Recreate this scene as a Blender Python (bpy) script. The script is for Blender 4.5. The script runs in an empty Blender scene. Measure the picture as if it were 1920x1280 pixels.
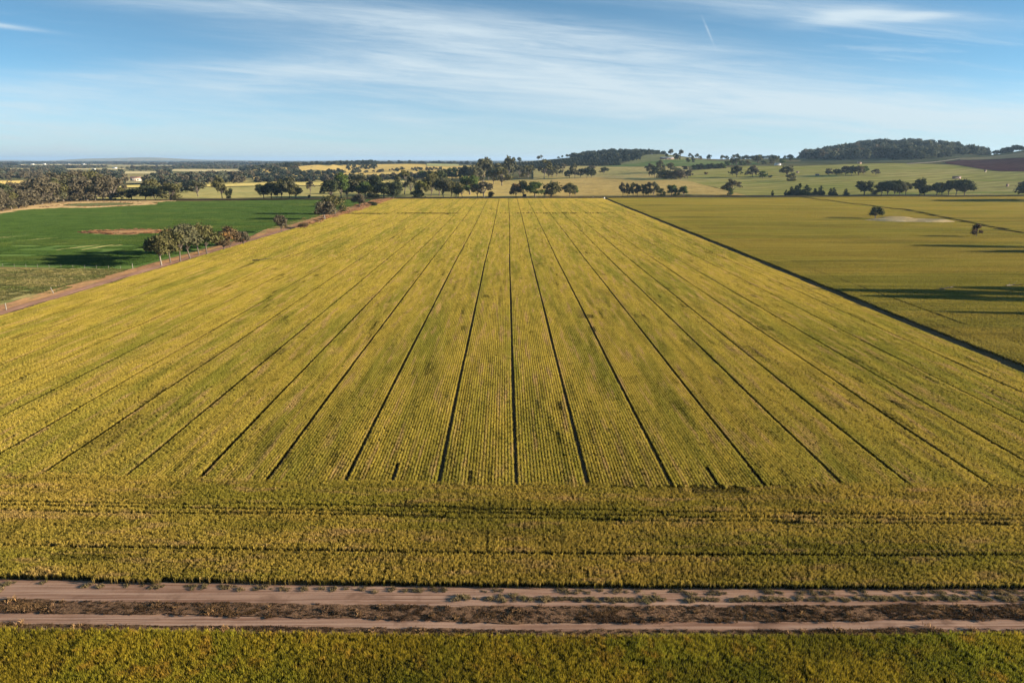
import bpy, math, random
import numpy as np
from mathutils import Vector, Matrix

R = math.radians
rng = np.random.default_rng(11)
random.seed(5)
scene = bpy.context.scene
COL = scene.collection

# ------------------------------------------------------------------ camera
CAMH = 36.0
PITCH = R(14.87)
YAW = R(0.34)
F = 1280.0
cam_d = bpy.data.cameras.new('camera')
cam_d.sensor_width = 36.0
cam_d.lens = 24.0
cam_d.clip_start = 0.5
cam_d.clip_end = 60000
cam = bpy.data.objects.new('camera', cam_d)
COL.objects.link(cam)
cam.location = (0, 0, CAMH)
cam.rotation_euler = (R(90) - PITCH, 0, -YAW)
scene.camera = cam

# ------------------------------------------------------------------ world / sun / exposure
SUN_EL, SUN_AZ = R(12.8), R(-6.5)      # azimuth measured from +X, negative = slightly behind the camera
vs = scene.view_settings
vs.view_transform = 'Standard'
vs.look = 'None'
vs.exposure = 1.5
vs.gamma = 1.0

def nd(nt, t, x=0, y=0, **kw):
    n = nt.nodes.new(t)
    for k, v in kw.items():
        setattr(n, k, v)
    return n

def setin(n, **kw):
    for k, v in kw.items():
        n.inputs[k.replace('_', ' ')].default_value = v
    return n

def math_n(nt, op, a, b=None, c=None, clamp=False):
    n = nt.nodes.new('ShaderNodeMath')
    n.operation = op
    n.use_clamp = clamp
    for i, v in enumerate((a, b, c)):
        if v is None:
            continue
        if isinstance(v, (int, float)):
            n.inputs[i].default_value = v
        else:
            nt.links.new(v, n.inputs[i])
    return n.outputs[0]

def mixc(nt, fac, a, b, blend='MIX'):
    n = nt.nodes.new('ShaderNodeMix')
    n.data_type = 'RGBA'
    n.blend_type = blend
    n.clamp_factor = True
    for sock, v in ((n.inputs[0], fac), (n.inputs[6], a), (n.inputs[7], b)):
        if isinstance(v, (int, float)):
            sock.default_value = v
        elif isinstance(v, (tuple, list)):
            sock.default_value = (*v[:3], 1)
        else:
            nt.links.new(v, sock)
    return n.outputs[2]

def ramp(nt, v, lo, hi, a=0.0, b=1.0, smooth=True):
    n = nt.nodes.new('ShaderNodeMapRange')
    n.interpolation_type = 'SMOOTHSTEP' if smooth else 'LINEAR'
    n.inputs[1].default_value = lo
    n.inputs[2].default_value = hi
    n.inputs[3].default_value = a
    n.inputs[4].default_value = b
    nt.links.new(v, n.inputs[0])
    return n.outputs[0]

def noise(nt, vec, scale, detail=3, rough=0.55, dist=0.0):
    n = nt.nodes.new('ShaderNodeTexNoise')
    n.inputs['Scale'].default_value = scale
    n.inputs['Detail'].default_value = detail
    n.inputs['Roughness'].default_value = rough
    n.inputs['Distortion'].default_value = dist
    if vec is not None:
        nt.links.new(vec, n.inputs['Vector'])
    return n.outputs[0]

def mapping(nt, vec, scale=(1, 1, 1), rot=0.0, loc=(0, 0, 0)):
    n = nt.nodes.new('ShaderNodeMapping')
    n.inputs['Scale'].default_value = scale
    n.inputs['Rotation'].default_value = (0, 0, rot)
    n.inputs['Location'].default_value = loc
    nt.links.new(vec, n.inputs['Vector'])
    return n.outputs[0]

world = bpy.data.worlds.new('World')
scene.world = world
world.use_nodes = True
wt = world.node_tree
wt.nodes.clear()
wo = wt.nodes.new('ShaderNodeOutputWorld')
bg = wt.nodes.new('ShaderNodeBackground')
bg.inputs['Strength'].default_value = 0.085
wt.links.new(bg.outputs[0], wo.inputs[0])
tc = wt.nodes.new('ShaderNodeTexCoord')
sx = wt.nodes.new('ShaderNodeSeparateXYZ')
wt.links.new(tc.outputs['Generated'], sx.inputs[0])
# the sky model is read a little higher than the true elevation: the clear dry air of the photo stays blue low down
zz = math_n(wt, 'MULTIPLY_ADD', math_n(wt, 'MAXIMUM', sx.outputs[2], 0.0), 2.6, 0.10)
cx = wt.nodes.new('ShaderNodeCombineXYZ')
wt.links.new(sx.outputs[0], cx.inputs[0]); wt.links.new(sx.outputs[1], cx.inputs[1]); wt.links.new(zz, cx.inputs[2])
sky = wt.nodes.new('ShaderNodeTexSky')
sky.sky_type = 'NISHITA'
sky.sun_disc = False
sky.sun_elevation = SUN_EL
sky.sun_rotation = R(90) - SUN_AZ
sky.altitude = 200
sky.air_density = 1.3
sky.dust_density = 0.3
sky.ozone_density = 3.0
wt.links.new(cx.outputs[0], sky.inputs[0])
# cirrus: a = sideways, e = height, both per unit forward distance
ysafe = math_n(wt, 'MAXIMUM', sx.outputs[1], 0.05)
a_ = math_n(wt, 'DIVIDE', sx.outputs[0], ysafe)
e_ = math_n(wt, 'DIVIDE', sx.outputs[2], ysafe)
def sky_vec(sa, se, rot=0.0, off=0.0):
    c = wt.nodes.new('ShaderNodeCombineXYZ')
    cr, sr = math.cos(rot), math.sin(rot)
    u = math_n(wt, 'ADD', math_n(wt, 'MULTIPLY', a_, cr), math_n(wt, 'MULTIPLY', e_, sr))
    v = math_n(wt, 'SUBTRACT', math_n(wt, 'MULTIPLY', e_, cr), math_n(wt, 'MULTIPLY', a_, sr))
    wt.links.new(math_n(wt, 'MULTIPLY', u, sa), c.inputs[0])
    wt.links.new(math_n(wt, 'MULTIPLY', v, se), c.inputs[1])
    c.inputs[2].default_value = off
    return c.outputs[0]
def blob(ac, ec, ra, re, rot=0.0):
    cr, sr = math.cos(rot), math.sin(rot)
    da = math_n(wt, 'SUBTRACT', a_, ac); de = math_n(wt, 'SUBTRACT', e_, ec)
    u = math_n(wt, 'ADD', math_n(wt, 'MULTIPLY', da, cr), math_n(wt, 'MULTIPLY', de, sr))
    v = math_n(wt, 'SUBTRACT', math_n(wt, 'MULTIPLY', de, cr), math_n(wt, 'MULTIPLY', da, sr))
    u = math_n(wt, 'POWER', math_n(wt, 'ABSOLUTE', math_n(wt, 'DIVIDE', u, ra)), 2.0)
    v = math_n(wt, 'POWER', math_n(wt, 'ABSOLUTE', math_n(wt, 'DIVIDE', v, re)), 2.0)
    return math_n(wt, 'EXPONENT', math_n(wt, 'MULTIPLY', math_n(wt, 'ADD', u, v), -1.0))
streak = noise(wt, sky_vec(2.6, 38, R(-4), 1.3), 1.0, 6, 0.66, 0.5)
fine = noise(wt, sky_vec(7, 90, R(-5), 4.0), 1.0, 5, 0.65, 0.8)
broad = noise(wt, sky_vec(1.5, 9, R(-4), 7.7), 1.0, 3, 0.5, 0.3)
st = math_n(wt, 'ADD', math_n(wt, 'MULTIPLY', streak, 0.65), math_n(wt, 'MULTIPLY', fine, 0.35))
# regions of the veil (centre a, centre e, half width, half height, tilt)
reg = None
for (ac, ec, ra, re, rot, k) in ((-0.75, 0.045, 0.75, 0.050, 0.0, 0.95), (0.26, 0.088, 0.46, 0.034, R(-5), 0.95),
                                 (0.62, 0.058, 0.5, 0.040, R(-3), 1.25), (0.00, 0.158, 0.24, 0.022, R(-4), 0.95),
                                 (0.40, 0.195, 0.26, 0.016, R(-4), 0.7), (-0.32, 0.112, 0.38, 0.022, R(3), 0.9),
                                 (-0.20, 0.190, 0.36, 0.022, R(-5), 0.75), (0.06, 0.125, 0.22, 0.020, R(-8), 0.6),
                                 (-0.71, 0.178, 0.07, 0.003, R(-7), 1.5), (0.545, 0.186, 0.045, 0.005, R(4), 0.9),
                                 (0.455, 0.186, 0.06, 0.009, R(6), 0.9), (0.272, 0.168, 0.016, 0.0013, R(-62), 0.6), (0.0, 0.0, 3.0, 0.030, 0, 0.5)):
    b = math_n(wt, 'MULTIPLY', blob(ac, ec, ra, re, rot), k)
    reg = b if reg is None else math_n(wt, 'ADD', reg, b)
cl = math_n(wt, 'MULTIPLY', reg, ramp(wt, st, 0.32, 0.68, 0.30, 1.05))
cl = math_n(wt, 'ADD', cl, math_n(wt, 'MULTIPLY', ramp(wt, st, 0.50, 0.80), ramp(wt, broad, 0.4, 0.65, 0.1, 0.7)))
cl = math_n(wt, 'MULTIPLY', cl, 0.66, clamp=True)
cl = math_n(wt, 'MULTIPLY', cl, math_n(wt, 'SUBTRACT', 1.35, math_n(wt, 'MULTIPLY', cl, 0.5)))
skyc = mixc(wt, 1.0, sky.outputs[0], (0.78, 1.07, 1.08), 'MULTIPLY')
final = mixc(wt, cl, skyc, (3.1, 3.6, 3.85))
hz_ = math_n(wt, 'EXPONENT', math_n(wt, 'MULTIPLY', math_n(wt, 'MAXIMUM', e_, 0.0), -20.0))
final = mixc(wt, math_n(wt, 'MULTIPLY', hz_, 0.85), final, (2.4, 2.68, 2.65))
wt.links.new(final, bg.inputs[0])

sun_d = bpy.data.lights.new('sun', 'SUN')
sun_d.energy = 5.0
sun_d.angle = R(0.5)
sun_d.color = (1.0, 0.88, 0.70)
sun = bpy.data.objects.new('sun', sun_d)
COL.objects.link(sun)
sdir = Vector((math.cos(SUN_EL) * math.cos(SUN_AZ), math.cos(SUN_EL) * math.sin(SUN_AZ), math.sin(SUN_EL)))
sun.rotation_euler = sdir.to_track_quat('Z', 'Y').to_euler()
sun.location = (200, -50, 200)

# ------------------------------------------------------------------ terrain height
DK = [0, 640, 800, 1000, 1200, 1500, 1800, 2200, 2600, 3500, 6000, 40000]
COLS = {
    -900: [0] * 12,
    430: [0, 0, 0, 0, 0, 0, 0, 0, 0, 0, 0, 0],
    500: [0, 0, 0, 0, 1, 3, 8, 13, 6, 0, 0, 0],
    600: [0, 0, 0, 0, 1, 6, 17, 23, 14, 0, 0, 0],
    680: [0, 0, 0, 0, 1, 6, 10, 20, 22, 5, 0, 0],
    760: [0, 0, 0, 1, 3, 9, 21, 23, 24, 10, 0, 0],
    880: [0, 0, 0, 1, 4, 10, 20, 22, 21, 0, 0, 0],
    940: [0, 0, 0, 1, 5, 13, 23, 26, 16, 2, 0, 0],
    1000: [0, 0, 1, 3, 7, 18, 29, 33, 20, 5, 0, 0],
    1060: [0, 0, 1, 4, 10, 25, 37, 42, 24, 5, 0, 0],
    1150: [0, 0, 1, 5, 12, 24, 42, 58, 40, 8, 0, 0],
    1240: [0, 0, 2, 7, 14, 27, 52, 50, 35, 8, 0, 0],
    1330: [0, 0, 2, 7, 16, 28, 38, 37, 25, 8, 0, 0],
    1450: [0, 0, 2, 8, 18, 30, 37, 42, 30, 8, 0, 0],
    1520: [0, 0, 3, 9, 19, 31, 36, 42, 30, 8, 0, 0],
    1590: [0, 0, 3, 10, 20, 32, 40, 66, 48, 10, 0, 0],
    1680: [0, 0, 3, 10, 20, 32, 45, 77, 56, 12, 0, 0],
    1790: [0, 0, 2, 8, 18, 30, 44, 64, 50, 12, 0, 0],
    1850: [0, 0, 2, 8, 17, 33, 44, 42, 36, 12, 0, 0],
    1930: [0, 0, 2, 8, 17, 40, 57, 62, 50, 12, 0, 0],
    2100: [0, 0, 2, 10, 20, 48, 70, 85, 70, 12, 0, 0],
    3000: [0, 0, 2, 10, 20, 40, 60, 70, 60, 12, 0, 0],
}
_us = np.arange(-600, 2700, 10.0)
_ds = np.concatenate([np.arange(0, 4000, 25.0), np.geomspace(4000, 40000, 60)])
_ck = sorted(COLS)
_tab = np.array([np.interp(_ds, DK, COLS[k]) for k in _ck])
TAB = np.array([np.interp(_us, _ck, _tab[:, j]) for j in range(len(_ds))]).T
def _blur(a, n, ax):
    k = np.hanning(2 * n + 3)[1:-1]; k /= k.sum()
    p = [(0, 0), (0, 0)]; p[ax] = (n, n)
    b = np.pad(a, p, mode='edge')
    return np.apply_along_axis(lambda v: np.convolve(v, k, 'valid'), ax, b)
TAB = _blur(_blur(TAB, 4, 0), 4, 1)
TAB[:, _ds < 600] = 0

def _h2(ix, iy, s):
    n = (ix * 374761393 + iy * 668265263 + s * 1442695041) & 0x7fffffff
    n = ((n ^ (n >> 13)) * 1274126177) & 0x7fffffff
    return ((n ^ (n >> 16)) & 0xffff) / 65535.0
def vnoise(x, y, s=0):
    x = np.asarray(x, float); y = np.asarray(y, float)
    ix = np.floor(x).astype(np.int64); iy = np.floor(y).astype(np.int64)
    fx = x - ix; fy = y - iy
    fx = fx * fx * (3 - 2 * fx); fy = fy * fy * (3 - 2 * fy)
    return ((_h2(ix, iy, s) * (1 - fx) + _h2(ix + 1, iy, s) * fx) * (1 - fy)
            + (_h2(ix, iy + 1, s) * (1 - fx) + _h2(ix + 1, iy + 1, s) * fx) * fy)

def hgt(x, y):
    x = np.asarray(x, float); y = np.asarray(y, float)
    d = np.hypot(x, y)
    az = np.clip(np.arctan2(x, np.where(np.abs(y) < 1e-6, 1e-6, y)) - YAW, -1.1, 1.1)
    u = 960 + F * np.tan(az) / math.cos(PITCH)
    fu = np.clip((u - _us[0]) / 10.0, 0, len(_us) - 1.001)
    fd = np.clip(np.interp(d, _ds, np.arange(len(_ds))), 0, len(_ds) - 1.001)
    iu = fu.astype(int); idd = fd.astype(int); fu = fu - iu; fd = fd - idd
    z = ((TAB[iu, idd] * (1 - fu) + TAB[iu + 1, idd] * fu) * (1 - fd)
         + (TAB[iu, idd + 1] * (1 - fu) + TAB[iu + 1, idd + 1] * fu) * fd)
    w = np.clip((d - 900) / 900, 0, 1) * np.clip((u - 430) / 120, 0, 1) * np.clip((5000 - d) / 2000, 0, 1)
    z = z + w * 3.0 * (vnoise(x / 160, y / 160, 3) - 0.5)
    # ranges on the plain's edge
    for (xc, yc, sxx, syy, hh) in ((-7900, 15500, 1150, 800, 88), (-9000, 15000, 600, 600, 40), (-5900, 15200, 1000, 800, 30),
                                   (-14800, 18000, 700, 800, 50), (-13000, 18500, 500, 800, 34), (-11500, 18500, 900, 800, 26),
                                   (-2200, 19000, 2500, 900, 24), (2500, 19000, 2500, 900, 40), (-4200, 19500, 1500, 900, 22)):
        z = z + hh * np.exp(-((x - xc) / sxx) ** 2 - ((y - yc) / syy) ** 2)
    return z

cp, sp = math.cos(PITCH), math.sin(PITCH)
def ray(px, py):
    X = (px - 960) / F; Y = -(py - 640) / F
    fx, fy, fz = X, cp + Y * sp, -sp + Y * cp
    c, s = math.cos(YAW), math.sin(YAW)
    return fx * c + fy * s, -fx * s + fy * c, fz
_dd = np.concatenate([np.arange(25, 640, 5.0), np.arange(640, 4000, 4.0), np.geomspace(4000, 30000, 500)])
def G(px, py, far=30000):
    """ground point seen in the photo at pixel px, py of 1920x1280; on a miss the crest of the ridge below it"""
    x, y, z = ray(px, py)
    hl = math.hypot(x, y)
    ux, uy, sl = x / hl, y / hl, z / hl
    if sl < -0.062:
        t = -CAMH / sl
        return Vector((ux * t, uy * t, 0.0))
    D = _dd[_dd < far]
    h = hgt(ux * D, uy * D)
    g = CAMH + sl * D - h
    i = np.argmax(g < 0)
    if g[i] >= 0:
        i = int(np.argmax(np.where(D < min(far, 3600), (h - CAMH) / D, -9)))
        t = D[i]
    elif i == 0:
        t = D[0]
    else:
        t = D[i - 1] + (D[i] - D[i - 1]) * g[i - 1] / (g[i - 1] - g[i])
    return Vector((ux * t, uy * t, float(hgt(ux * t, uy * t))))
def depth(p):
    c, s = math.cos(YAW), math.sin(YAW)
    fwd = p.x * s + p.y * c
    return fwd * cp - (p.z - CAMH) * sp

# ------------------------------------------------------------------ helpers
def tag(o, label=None, cat=None, group=None, kind=None):
    if label: o['label'] = label
    if cat: o['category'] = cat
    if group: o['group'] = group
    if kind: o['kind'] = kind
    return o

def mesh_np(name, V, Fc, mats=(), smooth=False, fmat=None):
    """V (n,3), Fc list/array of faces (m,3) or (m,4)"""
    me = bpy.data.meshes.new(name)
    V = np.asarray(V, np.float32); Fc = np.asarray(Fc, np.int32)
    me.vertices.add(len(V)); me.vertices.foreach_set('co', V.ravel())
    k = Fc.shape[1]
    me.loops.add(Fc.size); me.loops.foreach_set('vertex_index', Fc.ravel())
    me.polygons.add(len(Fc))
    me.polygons.foreach_set('loop_start', np.arange(0, Fc.size, k, dtype=np.int32))
    me.polygons.foreach_set('loop_total', np.full(len(Fc), k, np.int32))
    if smooth:
        me.polygons.foreach_set('use_smooth', np.ones(len(Fc), bool))
    for m in mats:
        me.materials.append(m)
    if fmat is not None:
        me.polygons.foreach_set('material_index', np.asarray(fmat, np.int32))
    me.update(); me.validate()
    return me

def link(name, me, parent=None, loc=None):
    o = bpy.data.objects.new(name, me)
    COL.objects.link(o)
    if parent is not None: o.parent = parent
    if loc is not None: o.location = loc
    return o

def new_mat(name):
    m = bpy.data.materials.new(name)
    m.use_nodes = True
    nt = m.node_tree
    nt.nodes.clear()
    out = nt.nodes.new('ShaderNodeOutputMaterial')
    return m, nt, out

def pos_nodes(nt):
    g = nt.nodes.new('ShaderNodeNewGeometry')
    s = nt.nodes.new('ShaderNodeSeparateXYZ')
    nt.links.new(g.outputs['Position'], s.inputs[0])
    return g.outputs['Position'], s

def leafy(name, low, top, alt, hmax=0.8, transl=0.35, big=0.03, stretch=(1, 1, 1), alt2=None, patch=(0.45, 0.62), rough=0.7, gain=1.0, specks=0):
    """material for plants: stems low, ears/leaf tips top (part plant colour, part stem shade painted into low), patches of alt over the field"""
    m, nt, out = new_mat(name)
    P, s = pos_nodes(nt)
    hz = ramp(nt, s.outputs[2], hmax * 0.42, hmax * 0.95, 0, 1)  # low tone reaches well up the stems, painting in their shade
    v = mapping(nt, P, stretch)
    n1 = noise(nt, v, big, 5, 0.6)
    n2 = noise(nt, mapping(nt, P, stretch, 0, (37, 11, 0)), big * 6, 3, 0.6)
    fine_ = noise(nt, P, 6.0, 2, 0.6)
    t = mixc(nt, ramp(nt, n1, *patch), top, alt)
    if alt2:
        t = mixc(nt, ramp(nt, n2, 0.52, 0.68), t, alt2)
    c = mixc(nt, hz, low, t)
    if specks:
        sn = noise(nt, mapping(nt, P, (1.0, 0.45, 1) if specks > 0 else (0.45, 1.0, 1), 0, (5, 9, 0)), 0.8, 6, 0.72, 0.4)
        c = mixc(nt, ramp(nt, sn, 0.54, 0.70, 0, abs(specks)), c, tuple(v * 0.42 for v in alt))
        rn = noise(nt, mapping(nt, P, (1.3, 0.02, 1) if specks > 0 else (0.02, 1.3, 1), 0, (3, 1, 0)), 1.0, 3, 0.7)
        c = mixc(nt, ramp(nt, rn, 0.56, 0.70, 0, 0.55), c, alt2 or alt)
        c = mixc(nt, ramp(nt, rn, 0.46, 0.32, 0, 0.45), c, tuple(v * 0.75 for v in alt))
    br = math_n(nt, 'MULTIPLY', ramp(nt, fine_, 0.3, 0.7, 0.76, 1.24, False), ramp(nt, n2, 0.3, 0.7, 0.82 * gain, 1.16 * gain, False))
    cb = nt.nodes.new('ShaderNodeCombineColor')
    for i in range(3): nt.links.new(br, cb.inputs[i])
    c = mixc(nt, 1.0, c, cb.outputs[0], 'MULTIPLY')
    d = nt.nodes.new('ShaderNodeBsdfDiffuse'); nt.links.new(c, d.inputs[0])
    tr = nt.nodes.new('ShaderNodeBsdfTranslucent'); nt.links.new(c, tr.inputs[0])
    mx = nt.nodes.new('ShaderNodeMixShader'); mx.inputs[0].default_value = transl
    nt.links.new(d.outputs[0], mx.inputs[1]); nt.links.new(tr.outputs[0], mx.inputs[2])
    nt.links.new(mx.outputs[0], out.inputs[0])
    return m

def groundm(name, c1, c2, c3=None, scale=0.05, stretch=(1, 1, 1), rot=0.0, fine_scale=0.8, bump=0.4, bdist=0.3, stripes=None, c3r=(0.55, 0.7)):
    """ground colour from two or three noise scales; stripes = (spacing m, angle, strength)"""
    m, nt, out = new_mat(name)
    P, s = pos_nodes(nt)
    v = mapping(nt, P, stretch, rot)
    n1 = noise(nt, v, scale, 6, 0.62, 0.3)
    n2 = noise(nt, v, fine_scale, 5, 0.65)
    c = mixc(nt, ramp(nt, n1, 0.36, 0.66), c1, c2)
    if c3:
        n3 = noise(nt, mapping(nt, P, stretch, rot, (91, 17, 5)), scale * 2.3, 5, 0.62)
        c = mixc(nt, ramp(nt, n3, *c3r), c, c3)
    br = ramp(nt, n2, 0.28, 0.72, 0.68, 1.32, False)
    if stripes:
        sp_, ang, k = stripes
        vv = mapping(nt, P, (1, 1, 1), ang)
        ss = nt.nodes.new('ShaderNodeSeparateXYZ'); nt.links.new(vv, ss.inputs[0])
        warp = math_n(nt, 'MULTIPLY', noise(nt, P, 0.01, 2), sp_ * 2)
        w = math_n(nt, 'SINE', math_n(nt, 'MULTIPLY', math_n(nt, 'ADD', ss.outputs[0], warp), 2 * math.pi / sp_))
        w = math_n(nt, 'MULTIPLY', w, math_n(nt, 'MULTIPLY', n1, 1.6))
        br = math_n(nt, 'MULTIPLY', br, ramp(nt, w, -0.9, 0.9, 1 - k, 1 + k * 0.6, False))
    cb = nt.nodes.new('ShaderNodeCombineColor')
    for i in range(3): nt.links.new(br, cb.inputs[i])
    c = mixc(nt, 1.0, c, cb.outputs[0], 'MULTIPLY')
    b = nt.nodes.new('ShaderNodeBsdfDiffuse')
    b.inputs['Roughness'].default_value = 0.6
    nt.links.new(c, b.inputs[0])
    if bump:
        bn = nt.nodes.new('ShaderNodeBump')
        bn.inputs['Strength'].default_value = bump
        bn.inputs['Distance'].default_value = bdist
        nt.links.new(n2, bn.inputs['Height'])
        nt.links.new(bn.outputs[0], b.inputs['Normal'])
    nt.links.new(b.outputs[0], out.inputs[0])
    return m

def plain(name, c, rough=0.8, var=0.15):
    m, nt, out = new_mat(name)
    P, s = pos_nodes(nt)
    n = noise(nt, P, 1.7, 4, 0.6)
    br = ramp(nt, n, 0.3, 0.7, 1 - var, 1 + var, False)
    cb = nt.nodes.new('ShaderNodeCombineColor')
    for i in range(3): nt.links.new(br, cb.inputs[i])
    b = nt.nodes.new('ShaderNodeBsdfPrincipled')
    b.inputs['Roughness'].default_value = rough
    nt.links.new(mixc(nt, 1.0, c, cb.outputs[0], 'MULTIPLY'), b.inputs['Base Color'])
    nt.links.new(b.outputs[0], out.inputs[0])
    return m

# ------------------------------------------------------------------ terrain mesh
azs = np.concatenate([np.arange(-180, -62, 6.0), np.arange(-60, 60.01, 0.2), np.arange(66, 180, 6.0)])
azs = np.radians(azs)
rs = np.concatenate([[6, 15, 30, 60, 120, 240, 400, 560], np.arange(600, 3000, 16.0), np.geomspace(3000, 32000, 90)])
Rr, Aa = np.meshgrid(rs, azs, indexing='ij')
X = Rr * np.sin(Aa); Y = Rr * np.cos(Aa)
Z = hgt(X, Y); Z[Rr < 600] = 0
nR, nA = X.shape
V = np.stack([X.ravel(), Y.ravel(), Z.ravel()], 1)
ii, jj = np.meshgrid(np.arange(nR - 1), np.arange(nA), indexing='ij')
j2 = (jj + 1) % nA
Fq = np.stack([ii * nA + jj, ii * nA + j2, (ii + 1) * nA + j2, (ii + 1) * nA + jj], -1).reshape(-1, 4)[:, ::-1]
V = np.vstack([V, [[0, 0, 0]]])
M_terr = groundm('plain_ground', (0.17, 0.14, 0.06), (0.09, 0.095, 0.045), (0.30, 0.22, 0.10), scale=0.006, stretch=(1, 0.5, 1), fine_scale=0.05, bump=0)
me = mesh_np('terrain', V, Fq, [M_terr], smooth=True)
tag(link('terrain', me), kind='structure')
capF = np.stack([np.full(nA, len(V) - 1), np.arange(nA), (np.arange(nA) + 1) % nA], -1)
me = mesh_np('ground_below', np.vstack([V[:nA], [[0, 0, 0]]]), np.stack([np.full(nA, nA), (np.arange(nA) + 1) % nA, np.arange(nA)], -1), [M_terr])
tag(link('ground', me), kind='structure')

def resample(poly, n):
    p = np.array([(q.x, q.y) for q in poly])
    s = np.concatenate([[0], np.cumsum(np.hypot(*np.diff(p, axis=0).T))])
    t = np.linspace(0, s[-1], n)
    return np.stack([np.interp(t, s, p[:, 0]), np.interp(t, s, p[:, 1])], 1)

def patch_xy(name, lo, hi, mat, off, kind='structure', nu=60, nv=20, zfun=None):
    a = resample(lo, nu); b = resample(hi, nu)
    t = np.linspace(0, 1, nv)[:, None, None]
    P = a[None] * (1 - t) + b[None] * t
    z = hgt(P[..., 0], P[..., 1])
    z[np.hypot(P[..., 0], P[..., 1]) < 600] = 0
    if zfun is not None: z = z + zfun(P[..., 0], P[..., 1])
    V = np.concatenate([P, (z + off)[..., None]], -1).reshape(-1, 3)
    i, j = np.meshgrid(np.arange(nv - 1), np.arange(nu - 1), indexing='ij')
    Fq = np.stack([i * nu + j, i * nu + j + 1, (i + 1) * nu + j + 1, (i + 1) * nu + j], -1).reshape(-1, 4)
    o = link(name, mesh_np(name, V, Fq, [mat], smooth=True))
    return tag(o, kind=kind)

def patch(name, lo, hi, mat, off=0.5, **kw):
    return patch_xy(name, [G(*p) for p in lo], [G(*p) for p in hi], mat, off, **kw)

# ------------------------------------------------------------------ field outlines (metres)
def poly_y(pts):
    w = [G(*p) for p in pts]
    xs = np.array([p.x for p in w]); ys = np.array([p.y for p in w])
    sl0 = (ys[1] - ys[0]) / (xs[1] - xs[0]); sl1 = (ys[-1] - ys[-2]) / (xs[-1] - xs[-2])
    def f(x):
        x = np.asarray(x, float)
        y = np.interp(x, xs, ys)
        return y + np.where(x < xs[0], (x - xs[0]) * sl0, 0) + np.where(x > xs[-1], (x - xs[-1]) * sl1, 0)
    return f
front = poly_y([(0, 1090), (320, 1096), (640, 1102), (960, 1105), (1280, 1107.5), (1920, 1107)])
rowend = poly_y([(50, 899), (363, 907), (643, 914), (966, 917), (1255, 919), (1850, 917)])
tram_h = poly_y([(0, 1031), (320, 1037), (640, 1043), (960, 1047), (1440, 1050), (1920, 1050)])
tram_h2 = poly_y([(0, 957), (640, 966), (1000, 972), (1300, 978), (1920, 984)])
w1a = poly_y([(0, 1127), (640, 1137), (960, 1140), (1280, 1139), (1920, 1137)])
w1b = poly_y([(0, 1148), (640, 1160), (960, 1168), (1280, 1167), (1920, 1160)])
w2a = poly_y([(0, 1172), (640, 1180), (960, 1184), (1280, 1184), (1920, 1183)])
w2b = poly_y([(0, 1183), (640, 1196), (960, 1198), (1280, 1198), (1920, 1196)])
near_crop = poly_y([(0, 1187), (640, 1198), (960, 1201), (1280, 1201), (1920, 1197)])
FAR = G(950, 372.5).y
LP = [G(0, 597), G(240, 524), G(480, 452), G(735, 375)]
RP = [G(1920, 706), G(1640, 588), G(1375, 475), G(1132, 373)]
def x_of_y(pts):
    ys = np.array([p.y for p in pts]); xs = np.array([p.x for p in pts])
    s0 = (xs[-1] - xs[0]) / (ys[-1] - ys[0])
    def f(y):
        y = np.asarray(y, float)
        return np.interp(y, ys, xs) + np.where(y < ys[0], (y - ys[0]) * s0, 0)
    return f
xl = x_of_y(LP); xr = x_of_y(RP)
GAP = 3.6
print('FIELD', FAR, [tuple(p) for p in LP], [tuple(p) for p in RP], float(front(0)), float(rowend(0)), float(near_crop(0)))

# soil sheet below everything near
M_soil = groundm('field_soil', (0.16, 0.105, 0.055), (0.11, 0.08, 0.035), scale=0.2, fine_scale=3, bump=0.5, bdist=0.05)
V3 = lambda x, y: Vector((x, y, 0))
patch_xy('field_ground', [V3(-520, 8), V3(560, 8)], [V3(-520, FAR + 2), V3(560, FAR + 2)], M_soil, 0.012, nu=80, nv=80)

# dirt track in the foreground
def track_material():
    m, nt, out = new_mat('track_dirt')
    P, s = pos_nodes(nt)
    along = mapping(nt, P, (0.05, 1.0, 1))
    n1 = noise(nt, along, 1.6, 5, 0.6)
    n2 = noise(nt, P, 5.0, 6, 0.7)
    n3 = noise(nt, P, 0.35, 4, 0.6, 0.5)
    streaks = noise(nt, mapping(nt, P, (0.03, 3.2, 1)), 1.5, 3, 0.6)
    c = mixc(nt, ramp(nt, n1, 0.35, 0.65), (0.22, 0.118, 0.076), (0.34, 0.205, 0.138))
    c = mixc(nt, ramp(nt, streaks, 0.50, 0.62, 0, 0.8), c, (0.40, 0.255, 0.178))
    c = mixc(nt, ramp(nt, n3, 0.52, 0.70, 0, 0.7), c, (0.17, 0.095, 0.062))
    c = mixc(nt, ramp(nt, n2, 0.58, 0.75, 0, 0.55), c, (0.13, 0.085, 0.05))
    b = nt.nodes.new('ShaderNodeBsdfDiffuse'); nt.links.new(c, b.inputs[0])
    h = math_n(nt, 'ADD', math_n(nt, 'MULTIPLY', n2, 0.5), math_n(nt, 'ADD', streaks, n1))
    bn = nt.nodes.new('ShaderNodeBump'); bn.inputs['Strength'].default_value = 0.5; bn.inputs['Distance'].default_value = 0.05
    nt.links.new(h, bn.inputs['Height']); nt.links.new(bn.outputs[0], b.inputs['Normal'])
    nt.links.new(b.outputs[0], out.inputs[0])
    return m
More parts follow.
